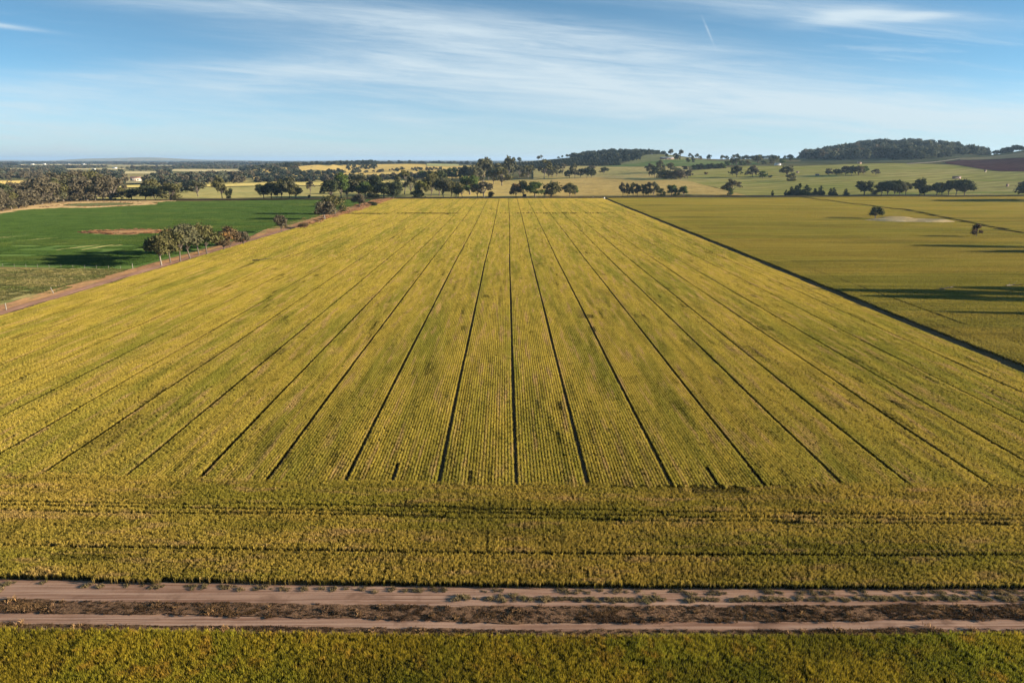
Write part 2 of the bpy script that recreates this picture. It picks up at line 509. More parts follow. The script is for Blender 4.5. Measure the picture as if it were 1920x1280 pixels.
def litter_mat():
    m, nt, out = new_mat('weed_litter')
    P, s = pos_nodes(nt)
    n1 = noise(nt, P, 2.2, 6, 0.7); n2 = noise(nt, P, 9.0, 4, 0.7)
    c = mixc(nt, ramp(nt, n1, 0.38, 0.6), (0.07, 0.042, 0.026), (0.17, 0.095, 0.055))
    c = mixc(nt, ramp(nt, n2, 0.52, 0.66, 0, 0.8), c, (0.30, 0.18, 0.095))
    b = nt.nodes.new('ShaderNodeBsdfDiffuse'); nt.links.new(c, b.inputs[0])
    bn = nt.nodes.new('ShaderNodeBump'); bn.inputs['Strength'].default_value = 0.9; bn.inputs['Distance'].default_value = 0.12
    nt.links.new(n2, bn.inputs['Height']); nt.links.new(bn.outputs[0], b.inputs['Normal'])
    nt.links.new(b.outputs[0], out.inputs[0])
    return m
xs_ = np.linspace(-160, 170, 80)
M_litter = litter_mat()
xq = np.linspace(-110, 115, 700)
for fa_, fb_, s_ in ((w1a, w1b, 3), (w2a, w2b, 5)):
    rag = lambda k: 0.28 * (vnoise(xq / 0.9, xq * 0 + k, s_) - 0.5) + 0.35 * (vnoise(xq / 4.5, xq * 0 + k, s_ + 1) - 0.5)
    patch_xy('weed_strip', [V3(x, y) for x, y in zip(xq, fb_(xq) + rag(2.5) - 0.05)], [V3(x, y) for x, y in zip(xq, fa_(xq) + rag(7.5) + 0.05)], M_litter, 0.10,
             nu=700, nv=10, zfun=lambda x, y: 0.07 * vnoise(x * 1.5, y * 3.5, 8) + 0.04 * vnoise(x * 5, y * 7, 9))
patch_xy('dirt_track', [V3(x, float(near_crop(x)) - 0.6) for x in xs_], [V3(x, float(front(x)) + 0.3) for x in xs_], track_material(), 0.03,
         nu=400, nv=60, zfun=lambda x, y: 0.05 * (vnoise(x * 0.6, y * 3.0, 5) - 0.5) + 0.03 * (vnoise(x * 2.5, y * 4, 6) - 0.5) + 0.04)

# ------------------------------------------------------------------ scattering of crop pieces (stuff)
def scatter_group():
    ng = bpy.data.node_groups.new('scatter', 'GeometryNodeTree')
    ng.interface.new_socket('Geometry', in_out='INPUT', socket_type='NodeSocketGeometry')
    ng.interface.new_socket('Source', in_out='INPUT', socket_type='NodeSocketCollection')
    ng.interface.new_socket('Geometry', in_out='OUTPUT', socket_type='NodeSocketGeometry')
    gi = ng.nodes.new('NodeGroupInput'); go = ng.nodes.new('NodeGroupOutput')
    iop = ng.nodes.new('GeometryNodeInstanceOnPoints')
    ci = ng.nodes.new('GeometryNodeCollectionInfo')
    ci.inputs['Separate Children'].default_value = True
    ci.inputs['Reset Children'].default_value = True
    ng.links.new(gi.outputs[1], ci.inputs['Collection'])
    ng.links.new(gi.outputs[0], iop.inputs['Points'])
    ng.links.new(ci.outputs[0], iop.inputs['Instance'])
    iop.inputs['Pick Instance'].default_value = True
    for nm, typ, sock in (('idx', 'INT', 'Instance Index'), ('rot', 'FLOAT_VECTOR', 'Rotation'), ('scl', 'FLOAT_VECTOR', 'Scale')):
        a = ng.nodes.new('GeometryNodeInputNamedAttribute'); a.data_type = typ
        a.inputs['Name'].default_value = nm
        ng.links.new(a.outputs['Attribute'], iop.inputs[sock])
    ng.links.new(iop.outputs[0], go.inputs[0])
    return ng
SG = scatter_group()
def scatter(name, P, idx, rotz, scl, coll, tagkw, follow=True):
    P = np.array(P, np.float32); n = len(P)
    if follow:
        P[:, 2] += np.where(np.hypot(P[:, 0], P[:, 1]) > 595, hgt(P[:, 0], P[:, 1]), 0)
    me = bpy.data.meshes.new(name)
    me.vertices.add(n); me.vertices.foreach_set('co', P.ravel())
    a = me.attributes.new('idx', 'INT', 'POINT'); a.data.foreach_set('value', np.asarray(idx, np.int32))
    r = np.zeros((n, 3), np.float32); r[:, 2] = rotz
    a = me.attributes.new('rot', 'FLOAT_VECTOR', 'POINT'); a.data.foreach_set('vector', r.ravel())
    s = np.ones((n, 3), np.float32) * (np.asarray(scl, np.float32).reshape(n, -1))
    a = me.attributes.new('scl', 'FLOAT_VECTOR', 'POINT'); a.data.foreach_set('vector', s.ravel())
    o = link(name, me)
    md = o.modifiers.new('scatter', 'NODES'); md.node_group = SG
    md['Socket_1'] = coll
    tag(o, **tagkw)
    print('SCATTER', name, n)
    return o

def blades(n, area_fn, h=(0.6, 0.85), w=(0.03, 0.05), lean=0.18, per=5, r=None, head=True, spread=0.07):
    """n tufts; each = `per` tapered blades, some ending in a fatter ear; returns V, F(tri)"""
    r = r or rng
    Vs = []; Fs = []; k = 0
    c = area_fn(n, r)
    N = n * per
    cx = np.repeat(c[:, 0], per) + r.normal(0, spread, N)
    cy = np.repeat(c[:, 1], per) + r.normal(0, spread, N)
    th = r.uniform(0.0, 1.0, n)
    hh = (h[0] + (h[1] - h[0]) * (0.75 * np.repeat(th, per) + 0.25 * r.uniform(0, 1, N)))
    ang = r.uniform(0, 2 * math.pi, N)
    ln = np.abs(r.normal(0, lean, N)) * hh
    dx, dy = np.cos(ang) * ln, np.sin(ang) * ln
    wa = r.uniform(0, math.pi, N)
    ww = r.uniform(w[0], w[1], N) / 2
    wx, wy = np.cos(wa) * ww, np.sin(wa) * ww
    z0 = hh * 0.0
    # leaf: base point, wide at 65% height, tip
    b = np.stack([cx, cy, z0], 1)
    m1 = np.stack([cx + dx * 0.5 - wx, cy + dy * 0.5 - wy, hh * 0.68], 1)
    m2 = np.stack([cx + dx * 0.5 + wx, cy + dy * 0.5 + wy, hh * 0.72], 1)
    t = np.stack([cx + dx, cy + dy, hh], 1)
    V = np.stack([b, m1, t, m2], 1).reshape(-1, 3)
    Fq = np.arange(N * 4).reshape(-1, 4)
    return V, Fq

def proto_coll(name, meshes):
    c = bpy.data.collections.new(name)
    for i, me in enumerate(meshes):
        o = bpy.data.objects.new('%s_%02d' % (name, i), me)
        c.objects.link(o)
    return c

CROP_TOP = (0.62, 0.47, 0.082); CROP_ALT = (0.41, 0.365, 0.055); CROP_LOW = (0.035, 0.036, 0.010)  # CROP_LOW is darkened to paint shade on the lower stems
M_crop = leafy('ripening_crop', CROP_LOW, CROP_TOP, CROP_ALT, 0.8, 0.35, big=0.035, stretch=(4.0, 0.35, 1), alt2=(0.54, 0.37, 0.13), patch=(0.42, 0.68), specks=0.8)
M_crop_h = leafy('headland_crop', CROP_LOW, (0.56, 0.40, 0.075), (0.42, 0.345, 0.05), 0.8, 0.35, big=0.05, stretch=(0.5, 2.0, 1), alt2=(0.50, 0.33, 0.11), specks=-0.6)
M_crop_r = leafy('olive_crop', (0.10, 0.085, 0.02), (0.385, 0.29, 0.055), (0.30, 0.265, 0.045), 0.8, 0.3, big=0.03, stretch=(0.12, 1.3, 1), alt2=(0.37, 0.29, 0.06), patch=(0.42, 0.62), specks=-0.35)
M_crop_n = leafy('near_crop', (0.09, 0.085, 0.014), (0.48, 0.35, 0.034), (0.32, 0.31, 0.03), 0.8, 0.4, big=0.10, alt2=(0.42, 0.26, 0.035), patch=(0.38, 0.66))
M_green = leafy('young_green_crop', (0.03, 0.07, 0.012), (0.085, 0.14, 0.03), (0.12, 0.16, 0.035), 0.3, 0.35, big=0.02, stretch=(0.4, 1.6, 1), patch=(0.5, 0.68))
M_weed = leafy('dry_weeds', (0.06, 0.035, 0.02), (0.40, 0.24, 0.11), (0.14, 0.085, 0.05), 0.34, 0.2, big=0.5, stretch=(0.3, 1, 1), alt2=(0.38, 0.22, 0.09), patch=(0.38, 0.58))
M_grassv = leafy('verge_grass', (0.16, 0.12, 0.06), (0.36, 0.26, 0.13), (0.22, 0.21, 0.08), 0.3, 0.3, big=0.2, alt2=(0.4, 0.27, 0.13))

def seg_mesh(name, L, dens, mat, per, w, h=(0.62, 0.86), jitter=0.05, seed=0, lean=0.18, spread=0.06):
    r = np.random.default_rng(seed)
    def area(n, r):
        return np.stack([r.normal(0, jitter, n), r.uniform(-L / 2, L / 2, n)], 1)
    V, Fq = blades(int(L * dens), area, h, w, lean, per, r, spread=spread)
    return mesh_np(name, V, Fq, [mat])
def tile_mesh(name, S, dens, mat, per, w, h=(0.62, 0.86), seed=0, lean=0.18, spread=0.07):
    r = np.random.default_rng(seed)
    V, Fq = blades(int(S * S * dens), lambda n, r: r.uniform(-S / 2, S / 2, (n, 2)), h, w, lean, per, r, spread=spread)
    return mesh_np(name, V, Fq, [mat])

# --- main crop rows, running away from the camera
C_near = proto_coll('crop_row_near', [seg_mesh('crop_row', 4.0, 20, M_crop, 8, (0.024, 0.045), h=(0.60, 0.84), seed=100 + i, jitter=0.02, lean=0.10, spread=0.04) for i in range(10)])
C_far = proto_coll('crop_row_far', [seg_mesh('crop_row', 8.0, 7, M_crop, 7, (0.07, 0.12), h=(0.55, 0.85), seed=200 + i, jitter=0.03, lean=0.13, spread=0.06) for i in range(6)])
PITCHR = 0.375
trams_px = [50, 218, 362, 493, 643, 820, 966, 1100, 1255, 1428, 1576, 1700, 1850]
tr_x = [G(p, 916).x for p in trams_px]
left = [tr_x[0] - 9.0 * k + random.uniform(-.5, .5) for k in range(16, 0, -1)]
right = [tr_x[-1] + 9.0 * k + random.uniform(-.5, .5) for k in range(1, 24)]
TR = np.array(left + tr_x + right)
minor = [G(733, 916).x, G(1340, 916).x]
P_n, P_f, S_n, S_f = [], [], [], []
for k in range(len(TR) - 1):
    a, b = TR[k], TR[k + 1]
    inner = b - a - 0.42
    nrow = max(2, int(round(inner / PITCHR)))
    xs = a + 0.21 + (np.arange(nrow) + 0.5) * inner / nrow
    ph = random.uniform(0, 6)
    for x0 in xs:
        isminor = any(abs(x0 - mx) < 0.2 for mx in minor)
        y0 = float(rowend(x0)) + random.uniform(-0.6, 0.3)
        if isminor: y0 += 5.5
        for (L, yA, yB, PP, SS) in ((4.0, y0, 250.0, P_n, S_n), (8.0, y0 + 4.0 * max(0, math.floor((250.0 - y0) / 4.0 + 0.025)), FAR, P_f, S_f)):
            yc = np.arange(yA + L / 2, yB - L / 2 + 0.1, L)
            if len(yc) == 0: continue
            wob = 0.16 * np.sin(yc / 61 + 1.0) + 0.05 * np.sin(yc / 23) + 0.03 * np.sin(yc / 11 + ph)
            xc = x0 + wob
            ok = (xc > xl(yc)) & (xc < xr(yc)) & (np.abs(yc - (478 + 0.02 * xc)) > 1.6)
            ok &= np.abs(xc) < (yc * 0.95 + 45)
            xc, yc = xc[ok], yc[ok]
            if len(xc) == 0: continue
            q = vnoise(xc / 1.1, yc / 6, 21) * 0.7 + vnoise(xc / 5, yc / 30, 22) * 0.3
            sc = 0.93 + 0.12 * np.clip((q - 0.2) / 0.5, 0, 1) - 0.16 * np.clip((0.20 - q) / 0.12, 0, 1)
            PP.append(np.stack([xc, yc, np.zeros_like(xc)], 1)); SS.append(sc)
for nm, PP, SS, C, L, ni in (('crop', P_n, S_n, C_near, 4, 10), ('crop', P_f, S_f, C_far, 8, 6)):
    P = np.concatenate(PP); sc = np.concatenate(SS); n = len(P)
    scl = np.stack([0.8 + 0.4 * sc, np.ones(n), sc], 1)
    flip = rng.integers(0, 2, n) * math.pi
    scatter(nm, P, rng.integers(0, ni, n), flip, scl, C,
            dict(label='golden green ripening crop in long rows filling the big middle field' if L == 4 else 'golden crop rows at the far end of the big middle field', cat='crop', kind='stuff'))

# --- headland rows, running across
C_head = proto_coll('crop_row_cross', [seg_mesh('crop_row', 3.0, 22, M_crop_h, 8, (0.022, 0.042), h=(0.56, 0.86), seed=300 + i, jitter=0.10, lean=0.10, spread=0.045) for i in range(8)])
P, rot, sc = [], [], []
for xc in np.arange(-125, 150, 3.0):
    f0, e0 = float(front(xc)), float(rowend(xc))
    slope = math.atan((float(front(xc + 3)) - float(front(xc - 3))) / 6)
    t0 = float(tram_h(xc)) + 0.03 * math.sin(xc / 3)
    for y in list(np.arange(t0 - 0.36, f0 + 0.05, -PITCHR)) + list(np.arange(t0 + 0.42, e0 + 0.55, PITCHR)):
        d2 = abs(y - float(tram_h2(xc)))
        s = 1.0
        if d2 < 0.2 or abs(d2 - 0.95) < 0.2: s = 0.80 - 0.22 * float(vnoise(xc / 9, 3.3, 9))
        q = float(vnoise(xc / 5 + 77.3, y / 1.6, 37)) * 0.6 + float(vnoise(xc / 16 + 33.4, y / 5, 38)) * 0.4
        P.append((xc, y, 0)); rot.append(math.pi / 2 + slope + random.choice((0, math.pi))); sc.append(s * (0.90 + 0.15 * min(1, max(0, (q - .25) * 2)) - 0.15 * min(1, max(0, (0.26 - q) / 0.12))))
P = np.array(P); n = len(P); sc = np.array(sc)
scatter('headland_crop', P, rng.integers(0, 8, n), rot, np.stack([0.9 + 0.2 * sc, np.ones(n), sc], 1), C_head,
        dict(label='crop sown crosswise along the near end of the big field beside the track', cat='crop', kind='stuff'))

# --- olive crop in the field on the right
C_r = proto_coll('olive_crop_tile', [tile_mesh('crop_tile', 5.0, 15, M_crop_r, 5, (0.06, 0.10), h=(0.66, 0.82), seed=400 + i, spread=0.10) for i in range(6)])
LINE2 = [G(1500, 370.5), G(1700, 395), G(1920, 440)]
l2x = lambda y: np.interp(y, [p.y for p in LINE2][::-1], [p.x for p in LINE2][::-1])
gx, gy = np.meshgrid(np.arange(-200, 640, 5.0), np.arange(40, FAR - 3, 5.0))
gx = gx.ravel(); gy = gy.ravel()
ok = (gx > xr(gy) + GAP + 2.5) & (gx < gy * 0.80 + 85)
gx, gy = gx[ok], gy[ok]
cut = (np.abs(gx - l2x(gy)) < 3.0) & (gy > LINE2[-1].y)
DAM = G(1705, 413)
DB = G(1708, 415.5)
dm = ((gx - DB.x) / 22) ** 2 + ((gy - DB.y) / 8) ** 2 < 1
keep = ~dm
gx, gy, cut = gx[keep], gy[keep], cut[keep]
n = len(gx)
q = vnoise(gx / 60, gy / 7, 41) * 0.6 + vnoise(gx / 25 + gy / 60, gy / 12, 43) * 0.4
sc = np.stack([np.ones(n), np.ones(n), np.where(cut, 0.3, 0.82 + 0.34 * q)], 1)
# leave the field border ragged rather than stepped: nudge the border tiles to follow it
bx = gx - (xr(gy) + GAP + 2.5)
gx = np.where(bx < 5.0, gx - bx + 0.5 * (vnoise(gy / 9, gy * 0, 77) - 0.5), gx)
scatter('olive_crop', np.stack([gx, gy, np.zeros(n)], 1), rng.integers(0, 6, n), rng.integers(0, 4, n) * math.pi / 2, sc, C_r,
        dict(label='smooth olive brown crop filling the field on the right beyond the dark strip', cat='crop', kind='stuff'))
# fill between the first and second tile columns
yy = np.arange(40, FAR - 3, 5.0); xx = xr(yy) + GAP + 6.5
scatter('olive_crop', np.stack([xx, yy, np.zeros(len(yy))], 1), rng.integers(0, 6, len(yy)), np.zeros(len(yy)), np.ones(len(yy)), C_r,
        dict(label='edge of the olive brown crop along the dark gap between the two big fields', cat='crop', kind='stuff'))

# --- near crop at the bottom of the picture
C_n = proto_coll('near_crop_tile', [tile_mesh('crop_tile', 3.0, 60, M_crop_n, 7, (0.016, 0.034), h=(0.55, 0.85), seed=500 + i, lean=0.14, spread=0.06) for i in range(6)])
P = []
for xc in np.arange(-70, 72, 3.0):
    yb = float(near_crop(xc)) - 1.5
    for k in range(12):
        P.append((xc, yb - 3.0 * k, 0))
P = np.array(P); n = len(P)
q = vnoise(P[:, 0] / 6, P[:, 1] / 4, 51)
scatter('near_crop', P, rng.integers(0, 6, n), rng.integers(0, 4, n) * math.pi / 2, np.stack([np.ones(n), np.ones(n), 0.85 + 0.3 * q], 1), C_n,
        dict(label='green gold crop along the bottom edge on the near side of the dirt track', cat='crop', kind='stuff'))

# --- weeds on the dirt track
C_w = proto_coll('weed_tuft', [tile_mesh('weed_tuft', 0.45, 60, M_weed, 7, (0.02, 0.05), h=(0.05, 0.30), seed=600 + i, lean=0.7, spread=0.07) for i in range(8)])
P = []
def strip(fa, fb, dens, edge=0.25, x0=-80, x1=85, thr=0.0, s=9):
    n = int((x1 - x0) * dens * 3)
    x = rng.uniform(x0, x1, n); t = rng.uniform(-edge, 1 + edge, n)
    ya, yb = fb(x), fa(x)
    y = ya + (yb - ya) * t
    e = np.minimum(t, 1 - t)
    keepp = (vnoise(x / 1.5, y / 0.6, s) < 0.70 + e * 4) & (vnoise(x / 6, y / 2, s + 1) >= thr)
    return np.stack([x[keepp], y[keepp], np.full(keepp.sum(), 0.10)], 1)
P = np.concatenate([strip(w1a, w1b, 11.0, s=61), strip(w2a, w2b, 7.0, s=71)])
n = len(P)
big = vnoise(P[:, 0] / 4, P[:, 1] / 1.2, 81)
sc = 0.40 + 0.6 * np.clip(big - 0.25, 0, 1) + (rng.random(n) < 0.03) * rng.uniform(0.2, 0.9, n)
scatter('dry_weeds', P, rng.integers(0, 8, n), rng.uniform(0, 6.28, n), sc, C_w,
        dict(label='dry brown weeds and clods in strips between the wheel tracks', cat='weeds', kind='stuff'))
C_g = proto_coll('grass_tuft', [tile_mesh('grass_tuft', 0.6, 70, M_grassv, 6, (0.02, 0.05), h=(0.08, 0.28), seed=700 + i, lean=0.6, spread=0.06) for i in range(6)])
g1 = poly_y([(0, 1110), (300, 1115), (640, 1121), (960, 1124), (1280, 1126), (1920, 1123)])
x = rng.uniform(-75, 80, 800); y = g1(x) + rng.normal(0, 0.14, 800)
kk = vnoise(x / 7, x * 0, 91) > 0.33 - 0.2 * (x > 5)
x, y = x[kk], y[kk]
Pg = np.stack([x, y, np.full(len(x), 0.06)], 1)
x = rng.uniform(-75, 80, 900); y = near_crop(x) + rng.uniform(-0.3, 0.5, 900)
Pg = np.concatenate([Pg, np.stack([x, y, np.full(900, 0.05)], 1)])
x = rng.uniform(-75, 80, 220); y = front(x) - rng.uniform(0.1, 0.6, 220)
Pg = np.concatenate([Pg, np.stack([x, y, np.full(220, 0.03)], 1)])
scatter('track_grass', Pg, rng.integers(0, 6, len(Pg)), rng.uniform(0, 6.28, len(Pg)), rng.uniform(0.4, 1.0, len(Pg)), C_g,
        dict(label='low grass along the crown and edges of the dirt track', cat='grass', kind='stuff'))

# ------------------------------------------------------------------ left side: track, verge, green field
def off_line(f, d, ys):
    return [V3(float(f(y)) + d, y) for y in ys]
ysl = list(np.concatenate([np.arange(60, 300, 15.0), np.arange(300, FAR + 1, 30.0), [FAR + 4]]))
M_ltrack = groundm('side_track_dirt', (0.22, 0.125, 0.09), (0.17, 0.10, 0.07), (0.27, 0.155, 0.10), scale=0.1, stretch=(1, 0.15, 1), fine_scale=1.2, bump=0.4, bdist=0.06)
M_verge = groundm('verge_soil', (0.28, 0.16, 0.075), (0.20, 0.11, 0.06), (0.17, 0.16, 0.06), scale=0.12, stretch=(1, 0.4, 1), fine_scale=1.5, bump=0.6, bdist=0.2)
patch_xy('side_track', off_line(xl, -6.2, ysl), off_line(xl, -0.2, ysl), M_ltrack, 0.05, nu=120, nv=8)
patch_xy('track_verge', off_line(lambda y: xl(y) - 5 - 5 * vnoise(y / 40.0, 0.5, 15) - np.clip((y - 330) / 60, 0, 1) * 7, -3.0, ysl), off_line(xl, -5.8, ysl), M_verge, 0.08, nu=160, nv=8,
         zfun=lambda x, y: 0.25 * vnoise(x / 2, y / 3, 17))

M_rough = groundm('rough_pasture', (0.13, 0.14, 0.045), (0.30, 0.235, 0.10), (0.09, 0.125, 0.035), scale=0.05, stretch=(0.5, 1.6, 1), fine_scale=0.9, bump=0.9, bdist=0.35)
fy = G(120, 503).y
fenceY = lambda x: float(np.interp(x, [G(0, 500).x, G(250, 505).x], [G(0, 500).y, G(250, 505).y]))
ysr = list(np.arange(60, fy, 8.0)) + [fy]
patch_xy('rough_pasture', [V3(-330, y) for y in ysr], off_line(xl, -8, ysr), M_rough, 0.03, nu=40, nv=60)
C_p = proto_coll('pasture_tile', [tile_mesh('pasture_tile', 5.0, 5, leafy('pasture_grass%d' % i, (0.09, 0.09, 0.03), (0.30, 0.25, 0.09), (0.15, 0.17, 0.045), 0.35, 0.3, big=0.06, alt2=(0.42, 0.32, 0.15), stretch=(0.5, 1.5, 1)), 6, (0.10, 0.18), h=(0.12, 0.36), lean=0.6, seed=800 + i, spread=0.25) for i in range(3)])
gx, gy = np.meshgrid(np.arange(-300, 0, 5.0), np.arange(80, fy - 2, 5.0)); gx = gx.ravel(); gy = gy.ravel()
ok = (gx < xl(gy) - 11) & (gx > -gy * 0.9 - 60)
gx, gy = gx[ok], gy[ok]; n = len(gx)
scatter('pasture_grass', np.stack([gx, gy, np.full(n, 0.03)], 1), rng.integers(0, 3, n), rng.uniform(0, 6.28, n), 0.7 + 0.6 * rng.random(n), C_p,
        dict(label='patchy green and straw coloured pasture grass in the corner beside the side track', cat='grass', kind='stuff'))

M_gsoil = groundm('green_field_ground', (0.06, 0.10, 0.025), (0.085, 0.12, 0.03), scale=0.03, fine_scale=1, bump=0.3)
def proj(x, y, z=0.0):
    c, s_ = math.cos(YAW), math.sin(YAW)
    X = x * c - y * s_; Yf = x * s_ + y * c; Z = z - CAMH
    dd = Yf * cp - Z * sp; up = Yf * sp + Z * cp
    return 960 + F * X / dd, 640 - F * up / dd
vy = np.linspace(120, FAR, 80)
vu, vv = proj(xl(vy) - 11.0, vy)
def g_top(u): return np.interp(u, [-160, 0, 60, 130, 200, 260, 330, 500, 735], [432, 402, 392, 389.5, 388, 381, 377.5, 375.5, 374])
def g_bot(u): return np.minimum(np.interp(u, [0, 250], [500.5, 505]), np.interp(u, vu, vv))
low_pts = []; hi_pts = []
for u in np.linspace(-160, vu[-1] - 2, 150):
    low_pts.append(G(u, float(g_bot(u)))); hi_pts.append(G(u, min(float(g_top(u)), float(g_bot(u)) - 0.05)))
def patch_cols(name, lo, hi, mat, off, nv=30):
    a = np.array([(p.x, p.y) for p in lo]); b = np.array([(p.x, p.y) for p in hi])
    t = np.linspace(0, 1, nv)[:, None, None]
    P = a[None] * (1 - t) + b[None] * t
    V = np.concatenate([P, np.full(P.shape[:2] + (1,), off)], -1).reshape(-1, 3)
    nu = len(lo)
    i, j = np.meshgrid(np.arange(nv - 1), np.arange(nu - 1), indexing='ij')
    Fq = np.stack([i * nu + j, i * nu + j + 1, (i + 1) * nu + j + 1, (i + 1) * nu + j], -1).reshape(-1, 4)
    return tag(link(name, mesh_np(name, V, Fq, [mat])), kind='structure')
patch_cols('green_field', low_pts, hi_pts, M_gsoil, 0.045)
M_dry = groundm('dry_streak', (0.30, 0.26, 0.10), (0.22, 0.21, 0.08), scale=0.2, fine_scale=1.0, bump=0.3)
for (u0_, v0_, u1_, v1_, th_) in ((105, 469.5, 190, 459, 1.0), (150, 469.5, 228, 457, 1.2), (0, 446, 60, 441, 2.2), (30, 452, 110, 446, 1.6), (90, 459, 135, 455, 0.8), (-60, 448, 20, 444, 2.5), (205, 463, 240, 458, 0.7)):
    patch('dry_streak', [(u0_, v0_ + th_ * .5), ((u0_ + u1_) / 2, (v0_ + v1_) / 2 + th_), (u1_, v1_ + .3)], [(u0_, v0_), ((u0_ + u1_) / 2, (v0_ + v1_) / 2 - th_ * .6), (u1_, v1_)], M_dry, 0.20, nu=30, nv=4)
C_gr = proto_coll('green_crop_tile', [tile_mesh('green_tile', 6.0, 9, M_green, 6, (0.09, 0.15), h=(0.16, 0.32), lean=0.4, seed=900 + i, spread=0.2) for i in range(5)])
BARE = G(246, 435)
gx, gy = np.meshgrid(np.arange(-560, -40, 6.0), np.arange(fy + 3, FAR - 2, 6.0)); gx = gx.ravel(); gy = gy.ravel()
gu, gv = proj(gx, gy + 3)
ok = (gx < xl(gy) - 13.5) & (gv > g_top(gu)) & (gu > -200)
ok &= ((gx - BARE.x) / 27) ** 2 + ((gy - BARE.y) / 13.5) ** 2 > 1
thin = (vnoise(gx / 40, gy / 6, 95) > 0.62) & (gy < 300) & (gx < -110)
ok &= ~(thin & (rng.random(len(gx)) < 0.7))
gx, gy = gx[ok], gy[ok]; n = len(gx)
scatter('green_crop', np.stack([gx, gy, np.full(n, 0.04)], 1), rng.integers(0, 5, n), rng.integers(0, 4, n) * math.pi / 2, 0.85 + 0.3 * rng.random(n), C_gr,
        dict(label='short bright green young crop in the field on the left', cat='crop', kind='stuff'))

# ------------------------------------------------------------------ mounds: dry dam banks and bare patch
def mound(name, cen, ra, rb, h, mat, label, cat, kind=None, ring=False, rot=0.0, seed=1, nu=48, nv=14, off=0.05, hollow=None):
    V = []; Fq = []
    for i in range(nv):
        t = i / (nv - 1)
        for j in range(nu):
            a = 2 * math.pi * j / nu
            irr = 1 + 0.16 * (float(vnoise(math.cos(a) * 2 + 9, math.sin(a) * 2 + seed, seed)) - 0.5) * 2
            x = ra * t * math.cos(a) * irr; y = rb * t * math.sin(a) * irr
            if ring:
                z = h * math.exp(-((t - 0.72) / 0.17) ** 2) * (0.55 + 0.6 * float(vnoise(math.cos(a) * 1.5 + 5, math.sin(a) * 1.5 + seed, seed + 1)))
            else:
                z = h * (1 - t * t) * (0.7 + 0.5 * float(vnoise(x / 5 + 3, y / 3, seed)))
            if t >= 1: z = -0.05
            V.append((x * math.cos(rot) - y * math.sin(rot), x * math.sin(rot) + y * math.cos(rot), z))
    for i in range(nv - 1):
        for j in range(nu):
            j2 = (j + 1) % nu
            Fq.append((i * nu + j, (i + 1) * nu + j, (i + 1) * nu + j2, i * nu + j2))
    o = link(name, mesh_np(name, V, Fq, [mat], smooth=True), loc=(cen.x, cen.y, cen.z + off))
    return tag(o, label, cat, kind=kind)
M_tan = groundm('pale_bank', (0.62, 0.44, 0.21), (0.50, 0.35, 0.17), (0.70, 0.53, 0.29), scale=0.1, fine_scale=1.5, bump=0.8, bdist=0.4)
M_apron = groundm('apron_straw', (0.36, 0.25, 0.12), (0.25, 0.17, 0.085), (0.20, 0.17, 0.07), scale=0.06, fine_scale=0.6, bump=0.6, bdist=0.3)
M_red = groundm('red_soil', (0.30, 0.16, 0.075), (0.21, 0.12, 0.06), (0.36, 0.26, 0.12), scale=0.12, stretch=(0.5, 1.5, 1), fine_scale=1.5, bump=0.8, bdist=0.4)
M_hollow = groundm('dam_hollow', (0.10, 0.10, 0.04), (0.07, 0.075, 0.035), scale=0.1, fine_scale=1.0, bump=0.5)
mound('bare_patch', BARE, 27, 13, 0.5, M_red, '', '', kind='structure', seed=3)
mound('dam_bank', G(1708, 416), 24, 10, 1.1, M_tan, 'pale dry earth bank of a farm dam beside a lone dark tree', 'earth bank', ring=True, rot=R(-10), seed=4, off=0.75)
mound('earth_heap', G(1680, 412), 11, 5, 1.6, M_tan, 'pale heap of earth and dry stalks inside the dam bank right of the lone tree', 'earth heap', rot=R(-8), seed=6, off=0.7)
patch('dam_apron', [(-160, 434), (0, 403), (60, 393), (130, 390), (200, 388.5), (255, 382), (330, 378)], [(-160, 424), (0, 397), (60, 387), (130, 379), (200, 377.5), (255, 377), (330, 376)], M_apron, 0.06)
mound('dam_bank', G(185, 384), 46, 44, 0.7, M_apron, 'low straw coloured bank around the grassy hollow behind the green field', 'earth bank', ring=True, seed=8)
mound('dam_hollow', G(187, 383.5), 29, 26, 0.5, M_hollow, '', '', kind='structure', seed=9, off=0.12)

# ------------------------------------------------------------------ far paddocks on the terrain
def fm(name, a, b, c=None, st=None, **kw):
    kw.setdefault('scale', 0.012); kw.setdefault('fine_scale', 0.12); kw.setdefault('bump', 0.0)
    return groundm(name, a, b, c, stripes=st, **kw)
M_straw = fm('straw_paddock', (0.52, 0.37, 0.12), (0.43, 0.30, 0.10))
M_strawy = fm('yellow_paddock', (0.46, 0.36, 0.125), (0.38, 0.31, 0.10))
M_olive = fm('olive_paddock', (0.22, 0.20, 0.075), (0.28, 0.235, 0.09), (0.15, 0.17, 0.055))
M_stub = fm('striped_stubble', (0.55, 0.37, 0.12), (0.46, 0.31, 0.10), st=(9.0, R(-38), 0.22))
M_stub2 = fm('stubble', (0.50, 0.36, 0.115), (0.42, 0.30, 0.10), st=(9.0, R(20), 0.12))
M_ghill = fm('green_hill', (0.30, 0.27, 0.065), (0.42, 0.33, 0.11), (0.20, 0.23, 0.05), st=(26.0, R(65), 0.16), stretch=(0.35, 1.6, 1))
M_gdark = fm('green_slope', (0.12, 0.17, 0.05), (0.18, 0.2, 0.07))
M_plough = fm('ploughed_soil', (0.085, 0.036, 0.034), (0.12, 0.052, 0.045), st=(10, R(50), 0.12))
M_knob = fm('grassy_knob', (0.26, 0.24, 0.10), (0.2, 0.2, 0.08))
M_pathd = fm('pale_path', (0.42, 0.33, 0.22), (0.36, 0.28, 0.18))

